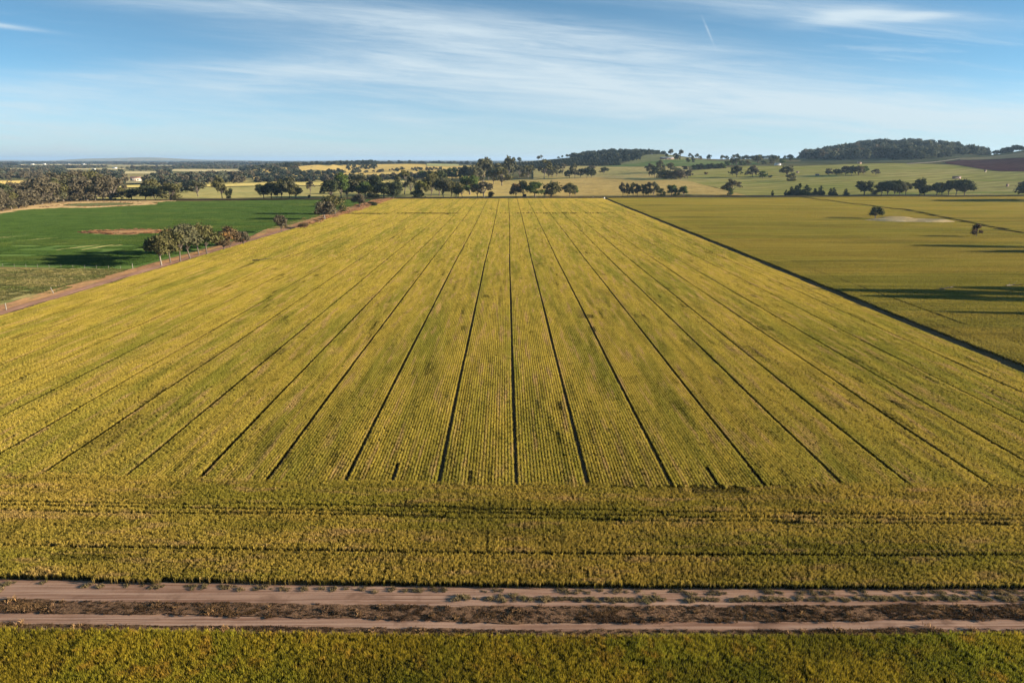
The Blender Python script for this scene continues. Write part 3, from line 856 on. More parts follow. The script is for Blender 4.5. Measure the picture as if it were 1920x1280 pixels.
patch('straw_paddock', [(-60, 350), (115, 350)], [(-60, 340), (115, 339)], M_straw)
patch('olive_strip', [(-60, 358), (80, 357)], [(-60, 350), (115, 350)], M_olive, 0.45)
patch('olive_paddock', [(180, 375), (520, 373.5), (960, 371.5)], [(180, 353), (520, 349), (790, 346)], M_olive, 0.35)
patch('yellow_paddock', [(200, 353), (520, 349), (790, 346)], [(215, 349), (360, 343), (520, 336), (790, 337)], M_strawy, 0.5)
patch('painted_shadow_line', [(200, 353.8), (520, 349.8), (790, 346.8)], [(200, 352.8), (520, 348.8), (790, 345.8)], fm('dark_edge', (0.05, 0.05, 0.025), (0.08, 0.07, 0.035)), 0.8)  # dark sheet painting the shadow line between the olive and yellow paddocks
patch('straw_hill', [(475, 336), (620, 336), (740, 330)], [(475, 312), (560, 309), (640, 308), (740, 316)], M_straw, 0.5)
patch('straw_hill', [(640, 332), (760, 336), (900, 333), (940, 325)], [(652, 320), (690, 309), (760, 308), (900, 312), (950, 311)], M_straw, 0.6)
patch('pale_paddock', [(800, 312), (860, 313)], [(800, 307.5), (860, 307)], fm('pale_green_paddock', (0.35, 0.33, 0.16), (0.3, 0.3, 0.13)), 1.2)
patch('stubble_paddock', [(860, 371), (1010, 371), (1165, 369.5)], [(860, 344), (930, 337), (1060, 336), (1120, 334)], M_stub2, 0.5)
patch('striped_stubble', [(1020, 370), (1200, 369), (1400, 367.5)], [(1035, 338), (1120, 333.5), (1215, 337), (1295, 341)], M_stub, 0.8)
patch('mixed_paddock', [(1000, 338), (1120, 335), (1300, 341)], [(1000, 318), (1090, 312), (1290, 313)], fm('mixed_paddock', (0.46, 0.345, 0.13), (0.33, 0.28, 0.10), (0.48, 0.34, 0.15)), 0.6)
patch('green_hill', [(1400, 367), (1640, 367.5), (1920, 368), (2100, 369)], [(1290, 336), (1500, 312), (1700, 306.5), (1920, 306), (2100, 307)], M_ghill, 0.5, nu=120, nv=60)
patch('green_hill', [(1290, 341), (1340, 352), (1400, 367)], [(1285, 322), (1400, 312), (1500, 312)], M_ghill, 0.65)
patch('green_slope', [(1120, 313), (1300, 312.5), (1430, 309)], [(1215, 304), (1300, 300), (1405, 303)], M_gdark, 0.8)
patch('grassy_knob', [(1160, 309), (1240, 305), (1330, 302)], [(1212, 291), (1240, 288.5), (1285, 296)], M_knob, 0.6)
patch('ploughed_slope', [(1772, 307), (1840, 318), (1870, 322), (1960, 323), (2100, 323)], [(1772, 305), (1800, 301), (1860, 300), (1960, 297), (2100, 296)], M_plough, 1.0, nu=80, nv=30)
patch('grassy_slope', [(1800, 300.5), (1860, 299.5), (1960, 296)], [(1800, 297), (1860, 294), (1960, 282)], fm('dry_slope', (0.25, 0.2, 0.11), (0.32, 0.25, 0.13)), 1.0)
patch('farm_path', [(1700, 309), (1745, 306.5), (1800, 299)], [(1700, 307.6), (1745, 305), (1800, 297.6)], M_pathd, 1.2)
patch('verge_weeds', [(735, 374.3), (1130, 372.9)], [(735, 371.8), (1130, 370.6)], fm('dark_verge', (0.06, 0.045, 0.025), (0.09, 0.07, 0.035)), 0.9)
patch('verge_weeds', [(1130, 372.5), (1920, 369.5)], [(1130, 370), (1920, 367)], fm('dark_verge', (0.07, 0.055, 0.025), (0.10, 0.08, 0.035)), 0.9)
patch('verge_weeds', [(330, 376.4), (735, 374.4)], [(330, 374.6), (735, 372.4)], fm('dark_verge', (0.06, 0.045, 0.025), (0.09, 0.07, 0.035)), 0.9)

# ------------------------------------------------------------------ trees
def leafmat(name, c1, c2, c3=None):
    m, nt, out = new_mat(name)
    P, s = pos_nodes(nt)
    n1 = noise(nt, P, 0.45, 3, 0.6)
    n2 = noise(nt, P, 3.0, 2, 0.5)
    c = mixc(nt, ramp(nt, n1, 0.38, 0.62), c1, c2)
    if c3:
        c = mixc(nt, ramp(nt, noise(nt, P, 0.25, 2), 0.55, 0.68), c, c3)
    br = ramp(nt, n2, 0.3, 0.7, 0.7, 1.3, False)
    cb = nt.nodes.new('ShaderNodeCombineColor')
    for i in range(3): nt.links.new(br, cb.inputs[i])
    c = mixc(nt, 1.0, c, cb.outputs[0], 'MULTIPLY')
    d = nt.nodes.new('ShaderNodeBsdfDiffuse'); nt.links.new(c, d.inputs[0])
    tr = nt.nodes.new('ShaderNodeBsdfTranslucent'); nt.links.new(c, tr.inputs[0])
    mx = nt.nodes.new('ShaderNodeMixShader'); mx.inputs[0].default_value = 0.25
    nt.links.new(d.outputs[0], mx.inputs[1]); nt.links.new(tr.outputs[0], mx.inputs[2])
    nt.links.new(mx.outputs[0], out.inputs[0])
    return m
LM = {
    'grey': leafmat('grey_green_leaves', (0.085, 0.085, 0.045), (0.125, 0.115, 0.06)),
    'olive': leafmat('olive_leaves', (0.085, 0.082, 0.032), (0.135, 0.12, 0.048)),
    'dark': leafmat('dark_leaves', (0.042, 0.052, 0.026), (0.075, 0.082, 0.036)),
    'green': leafmat('green_leaves', (0.065, 0.095, 0.025), (0.10, 0.13, 0.035)),
    'yellow': leafmat('yellow_leaves', (0.15, 0.135, 0.03), (0.11, 0.115, 0.03)),
    'brown': leafmat('brown_leaves', (0.10, 0.072, 0.042), (0.15, 0.10, 0.048), (0.24, 0.13, 0.045)),
    'brownish': leafmat('brownish_leaves', (0.10, 0.085, 0.055), (0.14, 0.115, 0.07)),
    'conifer': leafmat('conifer_leaves', (0.02, 0.032, 0.018), (0.035, 0.05, 0.022)),
}
LM['far'] = leafmat('far_dark_leaves', (0.028, 0.040, 0.030), (0.05, 0.06, 0.04))
LM['fargrey'] = leafmat('far_grey_leaves', (0.075, 0.085, 0.055), (0.115, 0.12, 0.075))
BARK = plain('grey_bark', (0.105, 0.08, 0.06))
BARKP = plain('pale_bark', (0.19, 0.155, 0.12))
BARKD = plain('dark_bark', (0.10, 0.07, 0.05))

def tube(V, Fq, p0, p1, r0, r1, n=6):
    p0 = np.array(p0, float); p1 = np.array(p1, float)
    d = p1 - p0; d /= (np.linalg.norm(d) + 1e-9)
    a = np.cross(d, [0, 0, 1.0]);
    if np.linalg.norm(a) < 0.05: a = np.cross(d, [1.0, 0, 0])
    a /= np.linalg.norm(a); b = np.cross(d, a)
    k = len(V)
    for (p, r) in ((p0, r0), (p1, r1)):
        for j in range(n):
            t = 2 * math.pi * j / n
            V.append(p + r * (math.cos(t) * a + math.sin(t) * b))
    for j in range(n):
        Fq.append((k + j, k + (j + 1) % n, k + n + (j + 1) % n, k + n + j))

def make_tree(kind, seed, leaves, leaf=0.045):
    """unit tree: height 1, width 1 (crown diameter); returns trunk mesh, crown mesh"""
    r = np.random.default_rng(seed)
    V, Fq = [], []
    cl = []
    if kind in ('gum', 'sparse', 'tall', 'airy'):
        zc0 = {'airy': 0.40, 'gum': 0.30, 'sparse': 0.38, 'tall': 0.20}[kind]
        fork = {'airy': 0.30, 'gum': 0.22, 'sparse': 0.26, 'tall': 0.2}[kind] + r.uniform(-.04, .05)
        lx, ly = r.normal(0, 0.03, 2)
        tube(V, Fq, (0, 0, -0.02), (lx, ly, fork), 0.023 if kind != 'tall' else 0.03, 0.017)
        nb = {'airy': 13, 'gum': 12, 'sparse': 9, 'tall': 9}[kind]
        for i in range(nb):
            a = 2 * math.pi * (i / nb) + r.uniform(-.4, .4)
            top = i % 3 == 0
            rad = r.uniform(0.04, 0.16) if top else r.uniform(0.20, 0.36)
            z = r.uniform(0.72, 0.84) if top else r.uniform(zc0 + 0.08, 0.72)
            e = (lx + math.cos(a) * rad, ly + math.sin(a) * rad, z)
            mid = (lx + math.cos(a) * rad * 0.45, ly + math.sin(a) * rad * 0.45, fork + (z - fork) * 0.55)
            tube(V, Fq, (lx, ly, fork - 0.02), mid, 0.012, 0.008, 5)
            tube(V, Fq, mid, e, 0.010, 0.004, 4)
            s = r.uniform(0.12, 0.20) if kind != 'sparse' else r.uniform(0.08, 0.14)
            cl.append((*e, s, s * r.uniform(0.6, 0.85)))
            if r.random() < 0.7:
                b = r.uniform(-0.8, 0.8)
                e2 = (e[0] + math.cos(a + b) * 0.10, e[1] + math.sin(a + b) * 0.10, e[2] - r.uniform(0, 0.10))
                s2 = s * 0.75
                cl.append((*e2, s2, s2 * 0.7))
        if kind == 'gum':
            for i in range(3):
                cl.append((r.normal(0, 0.10), r.normal(0, 0.10), r.uniform(0.6, 0.85), 0.17, 0.13))
    elif kind == 'round':
        tube(V, Fq, (0, 0, -0.02), (0.01, 0.01, 0.28), 0.035, 0.025)
        for i in range(14):
            a = r.uniform(0, 6.28); z = r.uniform(0.30, 0.86)
            rad = 0.30 * math.sqrt(max(0, 1 - ((z - 0.55) / 0.38) ** 2)) * r.uniform(0.6, 1.1)
            e = (math.cos(a) * rad, math.sin(a) * rad, z)
            tube(V, Fq, (0.01, 0.01, 0.28), e, 0.02, 0.006, 4)
            s = r.uniform(0.14, 0.20)
            cl.append((*e, s, s * 0.8))
    elif kind == 'conifer':
        tube(V, Fq, (0, 0, -0.02), (0, 0, 0.5), 0.05, 0.02)
        for i in range(26):
            z = r.uniform(0.05, 0.92)
            rad = 0.33 * (1 - max(0, (z - 0.30) / 0.70) ** 1.6) * r.uniform(0.5, 1.05)
            a = r.uniform(0, 6.28)
            s = 0.13 * (1.15 - 0.65 * z)
            cl.append((math.cos(a) * rad, math.sin(a) * rad, z, s * 1.2, s))
        for z in np.linspace(0.1, 0.9, 6):
            cl.append((0, 0, z, 0.24 * (1.1 - z), 0.12))
    elif kind == 'bush':
        tube(V, Fq, (0, 0, -0.02), (0, 0, 0.3), 0.04, 0.02)
        for i in range(16):
            a = r.uniform(0, 6.28); z = r.uniform(0.10, 0.82)
            rad = 0.34 * math.sqrt(max(0, 1 - (z / 1.0) ** 2)) * r.uniform(0.3, 1.1)
            tube(V, Fq, (0, 0, 0.05), (math.cos(a) * rad, math.sin(a) * rad, z), 0.015, 0.005, 4)
            s = r.uniform(0.12, 0.19)
            cl.append((math.cos(a) * rad, math.sin(a) * rad, z, s, s * 0.9))
    # leaves
    cl = np.array(cl)
    w = cl[:, 3] ** 2 * cl[:, 4]; w /= w.sum()
    pick = r.choice(len(cl), leaves, p=w)
    d = r.normal(0, 1, (leaves, 3)); d /= np.linalg.norm(d, axis=1)[:, None]
    rr = r.uniform(0.25, 1.0, leaves) ** 0.45
    wob = 1 + 0.25 * r.normal(0, 1, leaves) * (rr > 0.8)
    c = cl[pick, :3] + d * (rr * wob)[:, None] * np.stack([cl[pick, 3], cl[pick, 3], cl[pick, 4]], 1)
    c[:, 2] = np.maximum(c[:, 2], 0.04 if kind in ('conifer', 'bush') else 0.12)
    # leaf quads, facing loosely outward
    nrm = d + r.normal(0, 0.6, d.shape); nrm /= np.linalg.norm(nrm, axis=1)[:, None]
    t1 = np.cross(nrm, r.normal(0, 1, d.shape)); t1 /= np.linalg.norm(t1, axis=1)[:, None]
    t2 = np.cross(nrm, t1)
    sz = (leaf * r.uniform(0.6, 1.4, leaves))[:, None]
    q = np.stack([c - t1 * sz, c - t2 * sz * 0.55, c + t1 * sz, c + t2 * sz * 0.55], 1).reshape(-1, 3)
    ext = np.percentile(np.hypot(q[:, 0], q[:, 1]), 93); top = np.percentile(q[:, 2], 99)
    S = np.array([0.5 / ext, 0.5 / ext, 1 / top])
    q = q * S
    Vt = np.array(V) * np.array([S[0], S[1], S[2]])
    return (mesh_np('trunk', Vt, Fq, [BARK], smooth=True),
            mesh_np('crown', q, np.arange(leaves * 4).reshape(-1, 4), [LM['olive']]))

PROT = {}
for k, n_, lv in (('airy', 6, 2300), ('gum', 5, 2600), ('sparse', 3, 900), ('tall', 3, 2000), ('round', 3, 2600), ('conifer', 3, 2400), ('bush', 3, 1500)):
    PROT[k] = [make_tree(k, 1000 + 17 * i + len(k) * 131, lv, 0.040 if k != 'conifer' else 0.035) for i in range(n_)]
FARP = {}
for k, n_, lv in (('gum', 4, 420), ('round', 3, 380)):
    FARP[k] = [make_tree(k, 4000 + 17 * i + len(k), lv, 0.085) for i in range(n_)]
NAMES = {'airy': 'gum_tree', 'gum': 'gum_tree', 'sparse': 'gum_tree', 'tall': 'gum_tree', 'round': 'round_tree', 'conifer': 'conifer', 'bush': 'bush'}
CATS = {'airy': 'tree', 'gum': 'tree', 'sparse': 'tree', 'tall': 'tree', 'round': 'tree', 'conifer': 'tree', 'bush': 'bush'}
tree_n = [0]
def tree_at(p, h, w, kind, leaf, label, group=None, bark=None, seed=None, far=False):
    tree_n[0] += 1
    k = tree_n[0] if seed is None else seed
    lib = FARP if far and kind in FARP else PROT
    tm, cm = lib[kind][k % len(lib[kind])]
    e = bpy.data.objects.new(NAMES[kind], None)
    COL.objects.link(e)
    e.location = p
    e.empty_display_size = 0.5
    e.rotation_euler = (0, 0, (k * 2.399) % 6.283)
    e.scale = (w, w, h)
    tag(e, label, CATS[kind], group)
    t = link('trunk', tm, e); c = link('crown', cm, e)
    c.material_slots[0].link = 'OBJECT'; c.material_slots[0].material = LM[leaf]
    if bark is not None:
        t.material_slots[0].link = 'OBJECT'; t.material_slots[0].material = bark
    return e
def tree(px, py, hp, wp, kind, leaf, label, group=None, bark=None, seed=None):
    p = G(px, py)
    z = depth(p)
    wp *= {'airy': 1.12, 'gum': 1.22, 'tall': 1.15, 'sparse': 1.15, 'round': 1.12, 'conifer': 1.35, 'bush': 1.12}[kind]
    hp *= 1.05
    if 600 < px < 930 and 362 < py < 375: hp *= 1.10; wp *= 1.22
    return tree_at(p, hp * z / F, wp * z / F, kind, leaf, label, group, bark, seed, far=z > 900)

ORD = ['first', 'second', 'third', 'fourth', 'fifth', 'sixth', 'seventh', 'eighth', 'ninth', 'tenth', 'eleventh', 'twelfth', 'thirteenth', 'fourteenth',
       'fifteenth', 'sixteenth', 'seventeenth', 'eighteenth', 'nineteenth', 'twentieth', '21st', '22nd', '23rd', '24th', '25th', '26th', '27th', '28th', '29th', '30th',
       '31st', '32nd', '33rd', '34th', '35th', '36th', '37th', '38th', '39th', '40th', '41st', '42nd', '43rd', '44th', '45th', '46th', '47th', '48th']
def belt(rows, where, group, noun='tree'):
    rows = sorted(rows, key=lambda r: r[0])
    for i, (px, py, hp, wp, kind, leaf) in enumerate(rows):
        tree(px, py, hp, wp, kind, leaf, '%s %s from the left %s' % (ORD[i], noun, where), group)

G1 = 'six gum trees beside the side track'
for i, (px, py, hp, wp, lf, lb) in enumerate([
        (303, 498, 52, 56, 'olive', 'nearest and leftmost gum of the roadside six, pale trunk foot, crown spreading left'),
        (320, 493, 57, 44, 'olive', 'second gum from the left in the roadside six, single slim trunk'),
        (338, 490, 60, 48, 'grey', 'third gum from the left in the roadside six, dark forked trunk'),
        (357, 485, 60, 52, 'grey', 'fourth gum from the left in the roadside six, thick straight trunk'),
        (373, 478, 53, 40, 'olive', 'fifth gum from the left in the roadside six, half hidden behind neighbours'),
        (388, 477, 50, 46, 'olive', 'rightmost gum of the roadside six, green crown and dark slim trunk')]):
    tree(px, py, hp, wp, 'airy', lf, lb, G1, BARKP if i == 0 else None, seed=i)
tree(420, 471, 33, 28, 'gum', 'brown', 'reddish brown small gum, left one of the rusty pair by the side track', None, None, 1)
tree(431, 467, 39, 34, 'gum', 'brown', 'rusty orange crowned gum, right one of the rusty pair by the side track', None, BARKD, 3)
tree(458, 461, 25, 22, 'gum', 'brownish', 'small thin brown tree right of the rusty pair on the track verge', None, None, 2)
tree(528, 437, 31, 20, 'gum', 'brownish', 'lone small gum with lopsided crown between green field and side track', None, None, 4)
tree(609, 412, 31, 32, 'round', 'brownish', 'round brownish gum with pale trunk on the verge in front of dark trees', None, BARKP, 1)
tree(628, 402, 33, 36, 'bush', 'olive', 'big bushy dark tree touching the round pale trunked gum on the verge')
tree(674, 388, 22, 22, 'round', 'brownish', 'small round brown tree at the verge near the top of the side track')
tree(570, 428, 9, 20, 'bush', 'brown', 'low dark brush heap on the verge beside the side track', None, BARKD)
tree(700, 387, 8, 18, 'bush', 'dark', 'low dark bush among orange scrub at the far end of the side track')

# tree line across the far end of the fields
L1 = 'trees along the far fence behind the green field'
for (px, py, hp, wp, k, lf, lb) in [
        (214, 374, 24, 20, 'sparse', 'olive', 'thin leaning tree left of the low dark trees behind the green field'),
        (228, 374, 20, 18, 'gum', 'olive', 'small olive tree between thin leaning tree and low dark dome tree'),
        (247, 375, 19, 20, 'round', 'dark', 'low dark dome shaped tree behind the dry dam hollow'),
        (272, 375, 24, 28, 'gum', 'dark', 'wide dark tree left of the large round tree behind the green field'),
        (292, 375, 22, 26, 'gum', 'dark', 'dark tree tucked against the large round tree on its left side'),
        (321, 376, 30, 36, 'bush', 'olive', 'large round olive tree down to the ground at the green field edge'),
        (286, 370, 30, 26, 'gum', 'olive', 'taller olive tree rising behind the two wide dark trees'),
        (372, 369, 27, 34, 'sparse', 'grey', 'sparse spreading grey tree standing in the olive paddock'),
        (417, 373, 38, 27, 'tall', 'olive', 'tall leafy gum with a dark small bush at its right foot'),
        (431, 374, 19, 13, 'bush', 'dark', 'small dark egg shaped bush at the foot of the tall leafy gum'),
        (582, 366, 27, 15, 'sparse', 'brownish', 'thin pale nearly bare tree in the olive paddock'),
        (580, 374, 8, 6, 'bush', 'dark', 'tiny dark shrub at the fence below the thin bare tree'),
        (495, 374, 26, 22, 'round', 'dark', 'leftmost dark tree of the clump on the orange soil bank'),
        (509, 374, 29, 20, 'gum', 'dark', 'second tree of the clump on the orange soil bank'),
        (519, 374, 27, 16, 'gum', 'dark', 'third tree of the clump on the orange soil bank'),
        (529, 374, 33, 22, 'gum', 'olive', 'fourth tree with paler crown in the clump on the orange soil bank'),
        (542, 374, 38, 24, 'gum', 'grey', 'tallest tree of the clump on the orange soil bank'),
        (556, 374, 25, 22, 'gum', 'olive', 'rightmost tree of the clump on the orange soil bank'),
        (621, 374, 30, 28, 'gum', 'dark', 'dark tree directly above the round pale trunked verge gum'),
        (640, 373, 40, 26, 'tall', 'green', 'tall green gum with dark trunk in the far tree line near the side track'),
        (651, 372, 26, 20, 'gum', 'dark', 'smaller dark tree right of the tall green gum'),
        (668, 371, 36, 38, 'gum', 'grey', 'broad grey crowned gum behind the small round verge tree'),
        (686, 372, 26, 20, 'gum', 'green', 'green tree between broad grey gum and yellowish bushy tree'),
        (699, 373, 20, 20, 'bush', 'yellow', 'yellowish bushy tree at the corner of the green field'),
        (706, 371, 34, 26, 'gum', 'dark', 'tall dark tree behind the yellowish bushy tree'),
        (720, 373, 26, 24, 'round', 'dark', 'dark round tree, left of the pair at the side track end'),
        (737, 373, 27, 24, 'round', 'dark', 'dark round tree, right of the pair at the side track end'),
        (758, 365, 38, 26, 'sparse', 'olive', 'tall pale limbed gum with open crown left of the middle trees'),
        (771, 366, 30, 20, 'sparse', 'grey', 'grey open crowned tree just right of the pale limbed gum'),
        (786, 371, 26, 20, 'bush', 'yellow', 'yellow green bushy tree with very dark foot at the field edge'),
        (783, 372, 13, 18, 'bush', 'dark', 'very dark low bush under the yellow green bushy tree'),
        (808, 369, 36, 24, 'gum', 'olive', 'olive gum with pale leaning limbs in the middle tree clump'),
        (824, 368, 38, 30, 'gum', 'dark', 'largest dark tree of the middle clump at the field end'),
        (832, 372, 32, 22, 'gum', 'grey', 'front grey tree of the middle clump with two dark trunks'),
        (845, 372, 27, 20, 'gum', 'olive', 'lower olive tree right of the two dark trunks'),
        (855, 371, 24, 18, 'gum', 'dark', 'dark small crowned tree near the middle clump right side'),
        (868, 372, 22, 18, 'sparse', 'olive', 'thin open tree left of the bright green crowned tree'),
        (881, 366, 30, 26, 'round', 'green', 'bright green crowned tree standing on pale straw ground'),
        (896, 371, 22, 16, 'gum', 'dark', 'narrow dark tree right of the bright green crowned tree'),
        (907, 372, 26, 32, 'sparse', 'brownish', 'wide open crowned tree with short dark trunk at the field end'),
        (921, 371, 10, 9, 'bush', 'brownish', 'small brown shrub right of the wide open crowned tree'),
        (968, 371, 24, 18, 'gum', 'brown', 'brownish tree with leaning trunk left of the dark water tank'),
        (980, 370, 28, 24, 'gum', 'olive', 'olive tree above the dark water tank'),
        (1003, 371, 27, 30, 'round', 'green', 'dense green tree right of the dark water tank'),
        (1033, 370, 26, 32, 'round', 'olive', 'wide brown green domed tree between the tank and the small pair'),
        (1068, 370, 24, 20, 'gum', 'olive', 'left and larger tree of the small pair on the stubble edge'),
        (1079, 369, 19, 10, 'gum', 'green', 'right and smaller tree of the small pair on the stubble edge')]:
    tree(px, py, hp, wp, k, lf, lb)
belt([(1168, 369, 24, 13, 'tall', 'brownish'), (1177, 369, 23, 10, 'tall', 'brownish'), (1187, 369, 24, 14, 'tall', 'olive'), (1195, 369, 22, 12, 'tall', 'brownish'),
      (1206, 369, 21, 16, 'tall', 'olive'), (1216, 369, 25, 14, 'tall', 'brownish'), (1225, 369, 25, 18, 'tall', 'grey')],
     'in the row of slender gums before the striped stubble', 'slender gums before the striped stubble')
belt([(1240, 368, 13, 16, 'bush', 'green'), (1259, 368, 19, 17, 'round', 'green'), (1267, 368, 13, 12, 'bush', 'green'), (1281, 368, 17, 15, 'round', 'green')],
     'in the four low green trees right of the slender gums', 'low green trees before the striped stubble')
tree(1371, 367, 28, 32, 'sparse', 'brownish', 'open brown tree with dense green lower bush at the olive field corner', None, None, 2)
tree(1368, 367, 15, 14, 'bush', 'green', 'dense green bush growing at the foot of the open brown tree')
belt([(1448, 367, 9, 4.5, 'conifer', 'conifer'), (1473, 367, 10, 6, 'conifer', 'conifer'), (1483, 367, 15, 10, 'conifer', 'conifer'), (1491, 367, 17, 10, 'conifer', 'conifer'),
      (1497, 367.5, 21, 14, 'conifer', 'conifer'), (1511, 367.5, 18, 16, 'conifer', 'conifer'), (1527, 367.5, 13, 8, 'conifer', 'conifer'), (1538, 367.5, 17, 10, 'conifer', 'conifer'),
      (1556, 367.5, 13, 7, 'conifer', 'conifer'), (1562, 367.5, 14, 8, 'conifer', 'conifer'), (1568, 367.5, 6, 4, 'conifer', 'conifer'), (1585, 367.5, 12, 9, 'conifer', 'conifer')],
     'in the row of dark conifers along the fence', 'dark conifers along the fence', 'conifer')
for (px, py, hp, wp, k, lf, lb) in [
        (1620, 367, 25, 26, 'round', 'dark', 'round topped dark tree just right of the last conifer'),
        (1639, 366, 9, 13, 'bush', 'grey', 'low grey bush between round topped tree and the dark clump'),
        (1653, 367, 24, 20, 'gum', 'dark', 'leftmost tree of the long dark clump on the fence'),
        (1664, 368, 26, 22, 'gum', 'dark', 'second tree of the long dark clump on the fence'),
        (1675, 368, 27, 22, 'gum', 'dark', 'third tree of the long dark clump on the fence'),
        (1687, 368, 25, 22, 'gum', 'grey', 'fourth tree of the long dark clump on the fence'),
        (1698, 367, 23, 20, 'sparse', 'olive', 'rightmost lighter tree of the long dark clump on the fence'),
        (1724, 367, 29, 22, 'gum', 'dark', 'tree with a tall left crown standing apart on the fence'),
        (1733, 367, 18, 18, 'round', 'dark', 'lower dark tree joined to the tree with the tall crown'),
        (1754, 367, 22, 24, 'gum', 'dark', 'left flat topped tree of the last clump on the fence'),
        (1766, 367, 21, 18, 'gum', 'dark', 'second flat topped tree of the last clump on the fence'),
        (1778, 367, 26, 20, 'gum', 'dark', 'third tree, taller, of the last clump on the fence'),
        (1792, 367, 27, 26, 'gum', 'dark', 'fourth, widest tree of the last clump on the fence'),
        (1808, 367, 27, 28, 'gum', 'dark', 'rightmost broad tree of the last clump on the fence'),
        (1918, 352, 12, 14, 'gum', 'brownish', 'tree cut by the right picture edge on the green hill'),
        (1641, 411, 21, 22, 'round', 'dark', 'lone dark bushy tree at the left end of the pale dam bank'),
        (1830, 446, 24, 19, 'tall', 'brown', 'lone brown fan shaped small tree in the olive field'),
        (1381, 333, 20, 20, 'gum', 'grey', 'first tree from the left of four on the green hill slope'),
        (1411, 333, 20, 20, 'gum', 'brownish', 'second, brownish tree of four on the green hill slope'),
        (1429, 335, 13, 15, 'round', 'green', 'third, small bright tree of four on the green hill slope'),
        (1476, 331, 18, 24, 'gum', 'grey', 'fourth and largest tree of four on the green hill slope'),
        (1484, 340, 14, 18, 'bush', 'olive', 'bushy tree just below the largest tree on the green hill slope'),
        (1444, 334, 5, 8, 'bush', 'dark', 'tiny dark shrub beside the third tree on the green hill slope'),
        (1554, 329, 12, 13, 'round', 'brownish', 'leftmost round tree of the brown clump high on the green hill'),
        (1568, 329, 11, 15, 'round', 'dark', 'second low tree of the brown clump high on the green hill'),
        (1585, 330, 17, 18, 'gum', 'brownish', 'third tree of the brown clump high on the green hill'),
        (1596, 330, 17, 16, 'gum', 'dark', 'fourth tree of the brown clump high on the green hill'),
        (1609, 330, 17, 20, 'gum', 'brownish', 'fifth tree of the brown clump high on the green hill'),
        (1620, 328, 15, 16, 'gum', 'green', 'rightmost green tree of the brown clump high on the green hill'),
        (1642, 329, 11, 13, 'gum', 'brownish', 'small lone tree right of the brown clump on the green hill'),
        (1323, 328, 5, 7, 'bush', 'brown', 'tiny brown bush in the paddock right of the dark thicket'),
        (1132, 327, 12, 16, 'gum', 'dark', 'lone dark tree on straw paddock right of the middle bushes')]:
    tree(px, py, hp, wp, k, lf, lb)

# mid-distance trees seen above the first line
rows = []
for (px, py, hp, wp, k, lf) in [(895, 352, 36, 26, 'tall', 'grey'), (906, 344, 42, 30, 'gum', 'grey'), (916, 338, 38, 26, 'tall', 'grey'), (885, 340, 26, 22, 'gum', 'olive'),
        (873, 338, 24, 22, 'gum', 'dark'), (925, 346, 26, 22, 'gum', 'dark'), (941, 349, 32, 34, 'gum', 'olive'), (933, 340, 30, 24, 'gum', 'grey'), (954, 336, 38, 22, 'gum', 'grey'),
        (962, 333, 24, 20, 'gum', 'grey'), (862, 337, 18, 20, 'round', 'green'), (848, 337, 20, 22, 'round', 'green'), (836, 337, 18, 22, 'gum', 'olive'), (822, 338, 18, 24, 'round', 'olive'),
        (808, 338, 16, 22, 'gum', 'dark'), (794, 338, 16, 22, 'gum', 'green')]:
    rows.append((px, py, hp, wp, k, lf))
belt(rows, 'in the tall grey green grove behind the middle trees', 'grove behind the middle trees')
belt([(975, 334, 20, 22, 'sparse', 'grey'), (990, 332, 20, 26, 'bush', 'olive'), (1020, 336, 34, 26, 'sparse', 'olive'), (1028, 335, 20, 18, 'gum', 'grey'), (1036, 333, 18, 18, 'gum', 'grey'),
      (1044, 332, 20, 18, 'gum', 'grey'), (1054, 328, 20, 12, 'sparse', 'brownish'), (1068, 335, 14, 18, 'gum', 'dark'), (1078, 335, 26, 16, 'tall', 'grey'), (1088, 334, 16, 14, 'gum', 'grey'),
      (1100, 334, 18, 18, 'gum', 'dark'), (1108, 334, 16, 16, 'gum', 'dark'), (1109, 321, 10, 12, 'gum', 'brownish')],
     'in the loose line left of the lone straw paddock tree', 'loose trees behind the stubble')
belt([(1217, 331, 22, 20, 'sparse', 'grey'), (1228, 334, 20, 18, 'gum', 'dark'), (1238, 325, 22, 16, 'tall', 'grey'), (1240, 335, 15, 20, 'bush', 'dark'), (1250, 336, 15, 20, 'bush', 'dark'),
      (1256, 323, 16, 16, 'gum', 'grey'), (1260, 336, 14, 18, 'bush', 'dark'), (1268, 337, 16, 18, 'bush', 'olive'), (1276, 337, 17, 20, 'round', 'brownish'), (1289, 334, 14, 18, 'round', 'brownish'),
      (1268, 322, 8, 14, 'bush', 'green'), (1284, 318, 6, 12, 'bush', 'brownish')],
     'in the dense dark thicket behind the striped stubble', 'thicket behind the striped stubble')
belt([(1302 + 6.0 * i, 318 - 0.15 * i, 8 + (i * 7 % 3), 11, 'bush', 'dark' if i % 3 else 'green') for i in range(10)],
     'in the long dark hedge on the slope above the thicket', 'long dark hedge on the slope', 'bush')
belt([(1363, 312, 9, 10, 'bush', 'green'), (1372, 311, 13, 10, 'gum', 'olive'), (1380, 312, 14, 12, 'gum', 'dark'), (1391, 310, 8, 12, 'bush', 'dark'), (1402, 309, 7, 12, 'bush', 'brownish'),
      (1421, 308, 16, 16, 'gum', 'grey'), (1432, 308, 6, 10, 'bush', 'dark'), (1446, 307, 10, 12, 'bush', 'grey'), (1452, 306, 12, 12, 'gum', 'grey'), (1466, 308, 9, 11, 'round', 'green'), (1481, 305, 9, 6, 'sparse', 'dark')],
     'in the bush line behind the four hill slope trees', 'bushes near the farm shed')
